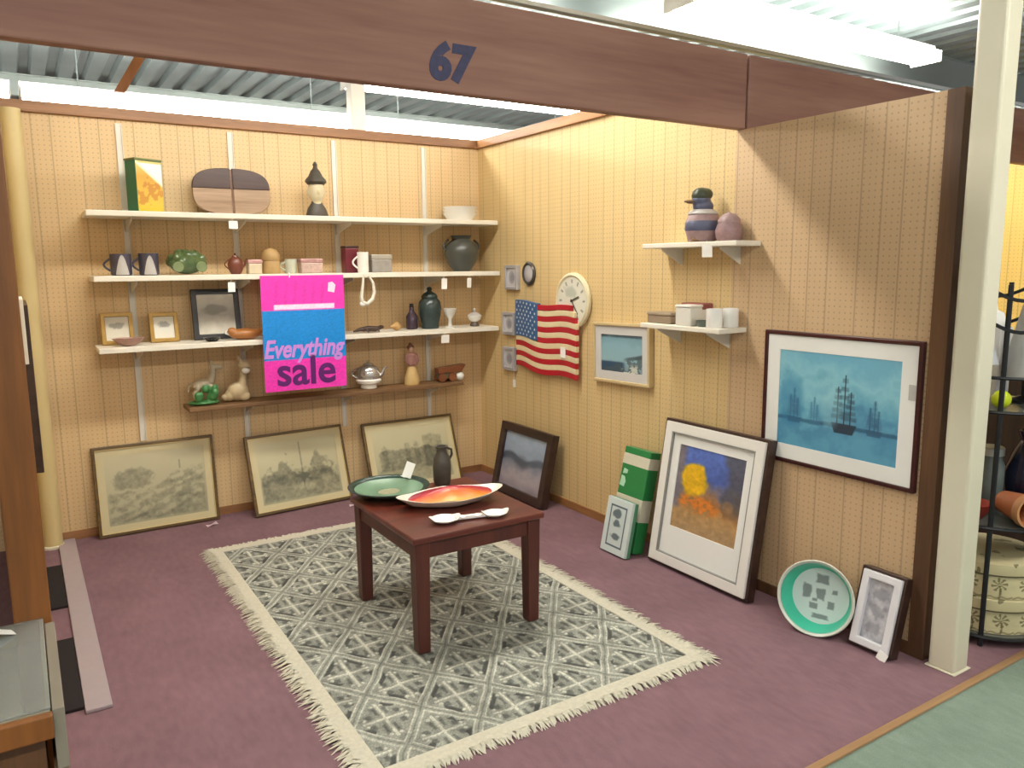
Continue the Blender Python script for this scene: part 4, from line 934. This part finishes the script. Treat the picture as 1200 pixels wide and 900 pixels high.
# two small shelves on the right wall
def wall_shelf(y0, y1, zt, d, label):
    o = thing('wall_shelf', label, 'shelf', (0, (y0 + y1) / 2, zt)); h = abs(y1 - y0) / 2
    MB().box((-d, -h, -.024), (-.0005, h, 0)).build('board', SHW, o, bevel=.004)
    for s in (-1, 1):
        k = MB(); yy = s * h * .62
        k.add([(-.001, yy - .003, -.11), (-.001, yy - .003, -.024), (-d * .85, yy - .003, -.024), (-d * .85, yy - .003, -.034), (-.001, yy + .003, -.11), (-.001, yy + .003, -.024), (-d * .85, yy + .003, -.024), (-d * .85, yy + .003, -.034)],
              [(0, 1, 2, 3), (7, 6, 5, 4), (0, 4, 5, 1), (1, 5, 6, 2), (2, 6, 7, 3), (3, 7, 4, 0)]); k.build('bracket', STEEL, o)
wall_shelf(-1.95, -2.565, 1.640, .17, 'small white shelf on the right wall carrying the duck figurine')
wall_shelf(-1.965, -2.50, 1.243, .19, 'small white shelf on the right wall carrying white cups and boxes')
shelf_tag(-.178, 1.640, -2.40, .05, .06, 'white tag on the front edge of the duck shelf', math.radians(-70))
ZA, ZB = 1.6405, 1.2435
o = thing('duck_figurine', 'blue-headed duck figurine with pink banded body on the upper small shelf', 'figurine', (-.09, -2.285, ZA), (0, 0, math.radians(155)))
pkst = mat('mottled_pink_ceramic', '#a08484', .45, var=.25, scale=50)
MB().lathe([(0, 0), (.055, 0), (.07, .012), (.082, .05), (.080, .10), (.066, .135), (.05, .15), (0, .15)], 28, sy=.85).build('body', pkst, o, smooth=True)
MB().lathe([(.083, .052), (.0855, .058), (.084, .09), (.080, .098)], 28, sy=.85).build('blue_band', mat('slate_blue_ceramic', '#565a74', .4, var=.25, scale=60), o, smooth=True)
MB().lathe([(.072, .128), (.0735, .132), (.064, .142), (.05, .152)], 28, sy=.85).build('white_collar', mat('pale_glaze', ''), o, smooth=True)
m = MB(); m.ell((0, 0, .165), (.05, .044, .036)); m.ell((.012, 0, .195), (.046, .042, .034)); m.build('neck', mat('slate_blue_ceramic', ''), o, remesh=.0042)
m = MB(); m.ell((.012, 0, .215), (.046, .043, .040)); m.ell((-.01, 0, .222), (.035, .035, .03)); m.build('head', mat('dark_green_ceramic', '#3e4434', .4, var=.3, scale=60), o, remesh=.0042)
m = MB(); m.ell((.066, 0, .190), (.030, .016, .008)); m.ell((.062, 0, .183), (.022, .013, .005)); m.build('beak', mat('ochre_ceramic', '#8a6a4a', .4), o, smooth=True)
m = MB()
for s in (-1, 1): m.ell((.03, s * .028, -.0 + .012), (.035, .02, .012))
m.build('feet', mat('ochre_ceramic', ''), o, smooth=True)
o = thing('mottled_jar', 'small rounded mottled pink jar right of the duck figurine', 'jar', (-.075, -2.435, ZA))
MB().lathe([(0, 0), (.045, 0), (.058, .015), (.062, .05), (.05, .085), (0, .085)], 26).build('body', mat('mottled_mauve', '#96787a', .45, var=.3, scale=60), o, smooth=True)
MB().lathe([(.052, .085), (.05, .1), (.03, .122), (.008, .128), (0, .138)], 24).build('lid', pkst, o, smooth=True)
trinket('brown_box', 'low brown grey lidded box at the left of the lower small shelf', (-.10, -2.065, ZB), .11, .17, .055, mat('taupe_card', '#8f7d68', .6), mat('taupe_lid', '#9a8871', .6))
o = trinket('red_top_box', 'white box with a dull red lid behind the brown box on the lower small shelf', (-.052, -2.225, ZB), .07, .14, .105, mat('white_box_card', '#d9d5cc', .5, var=.04), mat('dull_red_lid', '#8f4d4b', .5))
o = thing('white_canister', 'square white canister in the middle of the lower small shelf', 'canister', (-.135, -2.255, ZB))
MB().box((-.042, -.05, 0), (.042, .05, .088)).build('body', mat('white_box_card', ''), o, bevel=.006); MB().box((-.044, -.052, .088), (.044, .052, .1)).build('lid', mat('off_white_lid', '#e6e2d8', .4), o, bevel=.004)
o = MB().lathe([(0, 0), (.025, 0), (.027, .004), (.036, .03), (.032, .03), (.024, .008), (0, .007)], 22).build('smoky_dish', mat('smoky_glass', '#5f6a62', .15), smooth=True, loc=(-.14, -2.355, ZB)); tag(o, 'small smoky glass dish between the white canister and white cups', 'dish')
for x, y, l in ((-.145, -2.428, 'white cylindrical cup nearer the shelf front, left one of the pair'), (-.060, -2.448, 'white cylindrical cup nearer the wall, right one of the pair')):
    o = MB().lathe([(0, 0), (.035, 0), (.038, .004), (.0385, .088), (.034, .088), (.033, .008), (0, .007)], 26).build('white_cup', mat('bright_white_glaze', ''), smooth=True, loc=(x, y, ZB)); tag(o, l, 'cup', 'pair of white cups')

# ------------------------------------------------------------------ boxes and basin leaning on the right wall
def tile_print(h, w_):
    U, V = uv(h, w_); t = fbm(h, w_, 6, 4, 3); im = np.ones((h, w_, 3)) * hexa('#cfdad8')
    e = np.minimum(np.minimum(U, 1 - U) * w_, np.minimum(V, 1 - V) * h) / min(h, w_)
    im = over(im, (1 - sm(np.abs(e - .19), .015, .03)), '#3f5560'); im = over(im, (e > .24) * .5, '#bccac8')
    for cy in (.32, .55, .72): im = over(im, (1 - sm(np.hypot((U - .5) / .22, (V - cy) / .09) + (t - .5) * 1.2, .6, .9)) * .8, '#4a5b62')
    return im
def lean(name, label, loc, w_, h, d, top, cat, group=None):
    th = math.asin(top / h); o = thing(name, label, cat, (loc[0], loc[1], loc[2] + d * math.sin(th)), (-th, 0, R90), group); return o
grn = mat('box_green', '#2c7f45', .35, var=.08); bandm = mat('box_band', '#cfcab4', .5, var=.08, scale=60)
o = lean('green_box', 'tall green box with cream top band leaning between the dark frame and white frame', (-.235, -1.885, 0), .205, .55, .075, .12, 'box')
MB().box((-.1025, 0, 0), (.1025, .075, .55)).build('carton', grn, o, bevel=.004)
MB().box((-.1035, -.001, .455), (.1035, .074, .515)).build('top_band', bandm, o, bevel=.002)
MB().box((-.1035, -.001, .17), (.1035, .074, .29)).build('middle_band', bandm, o, bevel=.002)
m = MB(); m.prism([(-.085, .40), (-.05, .405), (-.048, .425), (-.08, .43)], -.0016, .0); m.prism([(-.095, .335), (-.06, .33), (-.052, .36), (-.065, .385), (-.09, .39)], -.0016, .0); m.build('pale_emblem', mat('pale_green_ink', '#a9d3b4', .5), o)
o = lean('game_box', 'white box with dark-lined panel leaning on the front of the tall green box', (-.305, -1.90, 0), .20, .295, .042, .060, 'box')
MB().box((-.10, 0, 0), (.10, .018, .295)).build('lid', mat('pale_mint_card', '#c6d5d2', .45, var=.04), o, bevel=.003); MB().box((-.0985, .018, 0), (.0985, .042, .293)).build('base', mat('box_green_dull', '#4f8a66', .4), o, bevel=.002)
grid_mesh('panel_print', .196, .291, tile_print(90, 62), PRINT, o, None, .002, -.0008)
# round turquoise basin
o = thing('round_basin', 'round white-rimmed basin with turquoise inside leaning beside the small white frame', 'basin', (-.095, -3.03, .1355), (math.radians(77), 0, math.radians(-70)))
R = .152; Dp = .085
MB().lathe([(0, -.002), (R * .78, -.002), (R * .82, .004), (R * .97, Dp - .006), (R * .955, Dp - .006), (R * .80, .008), (R * .79, .004), (0, .004)], 48).build('shell', mat('pale_enamel_outside', '#b9c4bd', .35, .15), o, smooth=True)
MB().lathe([(R * .76, .0052), (R * .80, .010), (R * .945, Dp - .008), (R * .952, Dp - .010), (R * .81, .010), (R * .77, .0045)], 48).build('turquoise_wall', mat('turquoise_enamel', '#45c2a2', .3, var=.08), o, smooth=True)
MB().lathe([(R * .94, Dp - .010), (R * 1.02, Dp - .006), (R * 1.035, Dp), (R * 1.01, Dp + .005), (R * .95, Dp - .002)], 48).build('rim', mat('rim_enamel', '#cfd2c6', .3, var=.06), o, smooth=True)
b = MB(); bc = []; NQ, NK = 36, 120; bn = fbm(80, 80, 9, 9, 4)
for q in range(NQ + 1):
    for k in range(NK):
        a = 2 * PI * k / NK; r = R * .77 * q / NQ; x_, y_ = r * math.cos(a), r * math.sin(a); b.v.append((x_, y_, .0062))
        u_, v_ = x_ / R, y_ / R; t_ = bn[int((v_ + 1) * 39.5), int((u_ + 1) * 39.5)]; m_ = 0
        for cx, cy, sx, sy in ((0, .04, .13, .18), (-.36, .08, .13, .22), (.02, .48, .19, .14), (-.16, -.30, .13, .10), (.38, .18, .09, .08), (.06, -.56, .24, .07), (-.14, -.13, .10, .06), (.30, -.2, .1, .12)):
            m_ = max(m_, float(1 - sm(max(abs(u_ - cx) / sx, abs(v_ - cy) / sy) + .8 * (t_ - .5), .75, 1.0)))
        bc.append(hexa('#d6e4e2') * (1 - m_ * .75) + hexa('#6e7a7a') * m_ * .75)
b.f = [(q * NK + k, q * NK + (k + 1) % NK, (q + 1) * NK + (k + 1) % NK, (q + 1) * NK + k) for q in range(NQ) for k in range(NK)]
fo = b.build('printed_bottom', PRINT, o); c = np.array(bc); c = np.where(c <= .04045, c / 12.92, ((c + .055) / 1.055) ** 2.4)
fo.data.color_attributes.new('Col', 'FLOAT_COLOR', 'POINT').data.foreach_set('color', np.concatenate([c, np.ones((len(c), 1))], 1).reshape(-1))

# ------------------------------------------------------------------ left side
o = MB().box((-2.80, -2.06, 0), (-2.715, -.02, .014)).build('pale_plank', mat('pale_grey_laminate', '#a79aa0', .35, var=.06), bevel=.003); tag(o, 'long pale grey plank lying on the carpet along the left wall', 'plank')
o.rotation_euler = (0, 0, 0)
blk = mat('shadow_and_plinth_black', '#1c1518', .9)  # black of the painted carpet shadows, also used for the cabinet plinth
for y0, y1, l in ((-.44, -1.03, 'painted shadow sheet on the carpet behind the timber post, farther one'), (-1.40, -2.02, 'painted shadow sheet on the carpet beside the timber post, nearer one')):
    o = MB().box((-2.885, y1, 0), (-2.802, y0, .012)).build('shadow_sheet', blk, bevel=.002); tag(o, l, 'painted shadow', 'painted shadows along the left wall')  # thin dark sheets drawn where cast shadows fall on the carpet
o = thing('framed_picture', 'dark-framed picture seen edge-on on the left wall beside the timber post', 'picture', (-2.888, -1.05, .72), (0, 0, PI / 2))
MB().ring(.62, .68, .03, -.045, 0).build('frame', DARKF, o, bevel=.003); MB().box((-.29, -.02, .025), (.29, -.008, .655)).build('print', mat('dim_print', '#6d6a60', .6, var=.3, scale=9), o)
o = thing('framed_picture', 'white-edged picture on the left wall just behind the timber post', 'picture', (-2.888, -1.72, 1.22), (0, 0, PI / 2))
MB().ring(.34, .22, .022, -.028, 0).build('frame', WHITEF, o, bevel=.002); MB().box((-.15, -.016, .018), (.15, -.006, .202)).build('print', mat('dim_print', ''), o)
# glass-topped display table at the bottom left
o = thing('display_table', 'low brown display table with a glass top in the bottom left corner', 'display case', (-3.27, -2.775, 0))
MB().box((-.38, -.285, .490), (.38, -.262, .548)).build('front_board', POSTW, o, bevel=.004)
MB().ring(.752, .54, .010, -.06, 0, Matrix.Translation((0, -.262, .49)) @ Matrix.Rotation(-PI / 2, 4, 'X')).build('side_frame', mat('pale_edge', '#9d9580', .35), o, bevel=.002)
MB().box((-.365, -.25, .485), (.365, .265, .492)).build('tray', wood('case_floor', '#6a5b45', '#84745a', 'x'), o)
g, nt, pg = _base('display_glass'); pg.inputs['Roughness'].default_value = .04; pg.inputs['Transmission Weight'].default_value = .8; pg.inputs['IOR'].default_value = 1.5; pg.inputs['Base Color'].default_value = (.8, .84, .8, 1)
MB().box((-.377, -.262, .551), (.377, .278, .557)).build('glass_top', g, o, bevel=.001)
MB().box((-.36, -.255, .36), (.36, .255, .484)).build('drawer_body', DARKW, o, bevel=.003)
MB().box((.379, -.262, .40), (.404, .255, .549)).build('side_glass', mat('grey_side_glass', '#8d8678', .12, var=.1, scale=4, coat=.4), o, bevel=.002)
MB().box((.372, -.262, 0), (.402, .255, .40)).build('side_panel', wood('side_panel_wood', '#5c4a36', '#7d674b', 'z'), o, bevel=.002)
for sx in (-1, 1):
    for sy in (-1, 1): MB().box((sx * .33 - .025, sy * .22 - .025, 0), (sx * .33 + .025, sy * .22 + .025, .36)).build('leg', wood('case_leg', '#6d5a40', '#8d7754', 'z'), o, bevel=.003)
o = thing('card_sign', 'small white folded card lying on the glass-topped display table', 'card', (-3.02, -2.58, .5600))
MB().prism([(-.06, 0), (-.057, 0), (.0, .022), (.057, 0), (.06, 0), (.0, .026)], -.02, .02, Matrix.Rotation(.3, 4, 'Z')).build('paper', card, o)

# ------------------------------------------------------------------ bow-fronted rack beyond the pillar
IRON = mat('black_iron', '#23262a', .4, .4)
RX, RY, RR = .50, -3.40, .225
o = thing('iron_rack', 'round black iron rack with wavy top rails beyond the cream pillar', 'rack', (RX, RY, 0))
ang = [math.radians(a) for a in (205, 295, 25, 115)]
for a in ang: MB().tube([(RR * math.cos(a), RR * math.sin(a), 0), (RR * math.cos(a), RR * math.sin(a), 1.45)], .010, 8).build('post', IRON, o, smooth=True)
for z in (.045, .50, .965): MB().lathe([(0, z - .012), (RR - .004, z - .012), (RR - .004, z), (0, z)], 40).build('shelf', mat('smoked_shelf', '#5e615c', .3, var=.1), o, smooth=True)
for z in (.045, .50, .965, 1.10): MB().tube([((RR + .006) * math.cos(2 * PI * k / 40), (RR + .006) * math.sin(2 * PI * k / 40), z - .006) for k in range(40)], .007, 6, closed=True).build('ring_rail', IRON, o, smooth=True)
for z in (1.30, 1.42): MB().tube([((RR + .004) * math.cos(2 * PI * k / 60), (RR + .004) * math.sin(2 * PI * k / 60), z + .03 * math.cos(4 * 2 * PI * k / 60 + .6)) for k in range(60)], .007, 6, closed=True).build('wavy_rail', IRON, o, smooth=True)
def palm_print(h, w_, ph):
    U, V = uv(h, w_); X = (U * 12 + .5 * ph) % 1 - .5; X = X * .104; Z = V * .096
    im = np.ones((h, w_, 3)) * hexa('#c9bf97') * (.92 + .16 * fbm(h, w_, 4, 24, 3))[..., None]
    trunk = (1 - sm(np.abs(X - .004 * np.sin(Z * 60)), .0022, .004)) * (Z < .058); im = over(im, trunk * .8, '#5a5234')
    dx, dz = X, Z - .058; rr_ = np.hypot(dx, dz); an = np.arctan2(dz, dx)
    fr = (rr_ < .030) * (np.abs(np.sin(an * 4 + rr_ * 30)) > .72); im = over(im, fr * .75, '#5c5536')
    return over(im, (1 - sm(np.abs(Z - .006 - .003 * np.sin(X * 150)), .002, .005)) * .6, '#6a6140')
for k, (z, l) in enumerate(((.0455, 'cream round hat box with palm drawings, lower of two in the iron rack'), (.1955, 'cream round hat box with palm drawings, upper of two in the iron rack'))):
    hb = thing('hat_box', l, 'hat box', (RX, RY, z), (0, 0, .7 * k), 'stacked hat boxes')
    m, nt, ph = _base('hat_box_card') if 'hat_box_card' not in MATS else (MATS['hat_box_card'], None, None)
    if nt is not None:
        MATS['hat_box_card'] = m; ob = OBJ(nt); a = NOISE(nt, ob, 16, 3, (1, 1, .6)); c2 = NOISE(nt, ob, 5, 2)
        msk = MA(nt, 'MULTIPLY', MA(nt, 'GREATER_THAN', a, .585), MA(nt, 'GREATER_THAN', c2, .42))
        nt.links.new(MIX(nt, MA(nt, 'MULTIPLY', msk, .75), srgb('#c9bf97'), srgb('#5f5738')), ph.inputs['Base Color']); ph.inputs['Roughness'].default_value = .5
    MB().lathe([(0, 0), (.196, 0), (.1965, .004), (.1965, .10), (0, .10)], 48).build('drum', m, hb, smooth=True)
    dimg = palm_print(44, 300, k); b = MB(); nn = 300; nh = 44
    b.v = [(.198 * math.cos(2 * PI * c_ / nn), .198 * math.sin(2 * PI * c_ / nn), .002 + .096 * r_ / (nh - 1)) for r_ in range(nh) for c_ in range(nn)]
    b.f = [(r_ * nn + c_, r_ * nn + (c_ + 1) % nn, (r_ + 1) * nn + (c_ + 1) % nn, (r_ + 1) * nn + c_) for r_ in range(nh - 1) for c_ in range(nn)]
    fo = b.build('palm_print', PRINT, hb, smooth=True); c = dimg.reshape(-1, 3); c = np.where(c <= .04045, c / 12.92, ((c + .055) / 1.055) ** 2.4)
    fo.data.color_attributes.new('Col', 'FLOAT_COLOR', 'POINT').data.foreach_set('color', np.concatenate([c, np.ones((len(c), 1))], 1).reshape(-1))
    MB().lathe([(.199, .098), (.204, .098), (.206, .104), (.205, .145), (.195, .149), (0, .1495)], 48).build('lid', m, hb, smooth=True)
    MB().tube([(.2055 * math.cos(2 * PI * q / 48), .2055 * math.sin(2 * PI * q / 48), .1) for q in range(48)], .003, 6, closed=True).build('dark_trim', mat('trim_olive', '#4c4429', .5), hb, smooth=True)
def at(a, b): return RX + .416 * a + .91 * b, RY - .91 * a + .416 * b
def put(name, mb, m, loc, label, cat, **k):
    q = mb.build(name, m, smooth=True, loc=loc, **k); return tag(q, label, cat)
x, y = at(-.02, .02)
jar = thing('glass_jar', 'grey glass jar with pale lid on the middle shelf of the iron rack', 'jar', (x, y, .5005))
MB().lathe([(0, 0), (.05, 0), (.055, .01), (.055, .20), (.045, .225), (.045, .24), (0, .24)], 26).build('body', mat('grey_glass', '#5c6664', .12, var=.15), jar, smooth=True)
MB().lathe([(.049, .24), (.049, .27), (.044, .275), (0, .276)], 26).build('lid', mat('zinc_lid', '#a9aca8', .3, .5), jar, smooth=True)
x, y = at(-.065, -.125)
put('red_bowl', MB().lathe([(0, 0), (.035, 0), (.05, .02), (.07, .065), (.066, .068), (.045, .025), (0, .012)], 28), mat('brick_red_glaze', '#8c2f26', .3), (x, y, .5005), 'brick red bowl on the middle shelf of the iron rack beside the pillar', 'bowl')
x, y = at(.085, -.12)
pot = thing('terracotta_pot', 'terracotta pot lying on its side at the front of the iron rack', 'pot', (x, y, .569), (math.radians(90), 0, math.radians(-24)))
MB().lathe([(0, -.07), (.045, -.07), (.062, .05), (.056, .05), (.04, -.06), (0, -.06)], 28).build('body', mat('terracotta', '#a5613a', .6, var=.15), pot, smooth=True)
MB().lathe([(.056, .048), (.068, .048), (.068, .078), (.058, .078)], 28).build('rim', mat('pale_terracotta', '#b88358', .6), pot, smooth=True)
x, y = at(.115, .10)
put('navy_vase', MB().lathe([(0, 0), (.055, 0), (.085, .06), (.09, .16), (.06, .25), (.035, .30), (.05, .34), (.04, .34), (0, .3)], 28), mat('navy_glaze', '#15182a', .2), (x, y, .5005), 'tall dark navy vase at the back of the middle rack shelf', 'vase')
x, y = at(-.11, .10)
put('dark_bottle', MB().lathe([(0, 0), (.06, 0), (.065, .2), (.03, .28), (.028, .36), (0, .36)], 24), mat('black_green_glass', '#20261f', .15), (x, y, .5005), 'dark bottle behind the red bowl on the middle rack shelf', 'bottle')
x, y = at(.0, -.155)
put('yellow_ball', MB().ell((0, 0, .036), .036), mat('lime_yellow', '#c9dc1e', .35), (x, y, .9655), 'bright lime yellow ball at the front of the top rack shelf', 'ball')
x, y = at(.125, -.10)
put('violet_bottle', MB().lathe([(0, 0), (.04, 0), (.043, .01), (.043, .12), (.018, .15), (.018, .175), (0, .175)], 22), mat('violet_glass', '#8c8bb0', .12), (x, y, .9655), 'pale violet glass bottle on the top rack shelf', 'bottle')
x, y = at(.075, .045)
sh2 = thing('cone_shade', 'large grey cone lamp shade on the top shelf of the iron rack', 'lamp shade', (x, y, .9655))
MB().lathe([(.092, .10), (.03, .40), (.024, .40), (.086, .10)], 30).build('shade', mat('grey_fabric', '#a8aaa8', .7), sh2, smooth=True)
MB().lathe([(0, 0), (.05, 0), (.05, .012), (.012, .03), (.010, .39), (0, .39)], 18).build('stand', IRON, sh2, smooth=True)
x, y = at(-.10, -.02)
sh3 = thing('cone_shade', 'smaller pale grey cone lamp shade beside the pillar on the rack', 'lamp shade', (x, y, .9655))
MB().lathe([(.08, .16), (.03, .36), (.024, .36), (.074, .16)], 30).build('shade', mat('pale_fabric', '#b9bcc2', .7), sh3, smooth=True)
MB().lathe([(0, 0), (.045, 0), (.045, .012), (.012, .03), (.010, .35), (0, .35)], 18).build('stand', IRON, sh3, smooth=True)
x, y = at(-.045, .135)
wb = thing('white_lantern', 'bright white boxy lantern at the back of the top rack shelf', 'lantern', (x, y, .9655))
MB().box((-.05, -.05, 0), (.05, .05, .30)).build('body', mat('bright_white_card', '#f2f2ef', .4, var=.01), wb, bevel=.006); MB().lathe([(.05, .30), (.03, .36), (.006, .37), (0, .40)], 4).build('roof', mat('bright_white_card', ''), wb)
# dark cabinet behind the rack
cb = thing('dark_cabinet', 'dark wooden cabinet standing behind the iron rack', 'cabinet', (1.55, -2.75, 0))
MB().box((-.28, -.55, .05), (.28, .55, 1.02)).build('body', wood('ebony_wood', '#1d1815', '#332a24', 'z'), cb, bevel=.004); MB().box((-.30, -.57, 1.02), (.30, .57, 1.045)).build('top', wood('ebony_wood', '', ''), cb, bevel=.004); MB().box((-.26, -.53, 0), (.26, .53, .05)).build('plinth', blk, cb)
for s in (-1, 1):
    d = MB().box((-.297, s * .275 - .262, .09), (-.28, s * .275 + .262, .98)).build('door', wood('ebony_door', '#241d19', '#3a3029', 'z'), cb, bevel=.003)
    MB().ell((-.305, s * .04, .55), .012, 10, 8).build('knob', GALV, d, smooth=True)
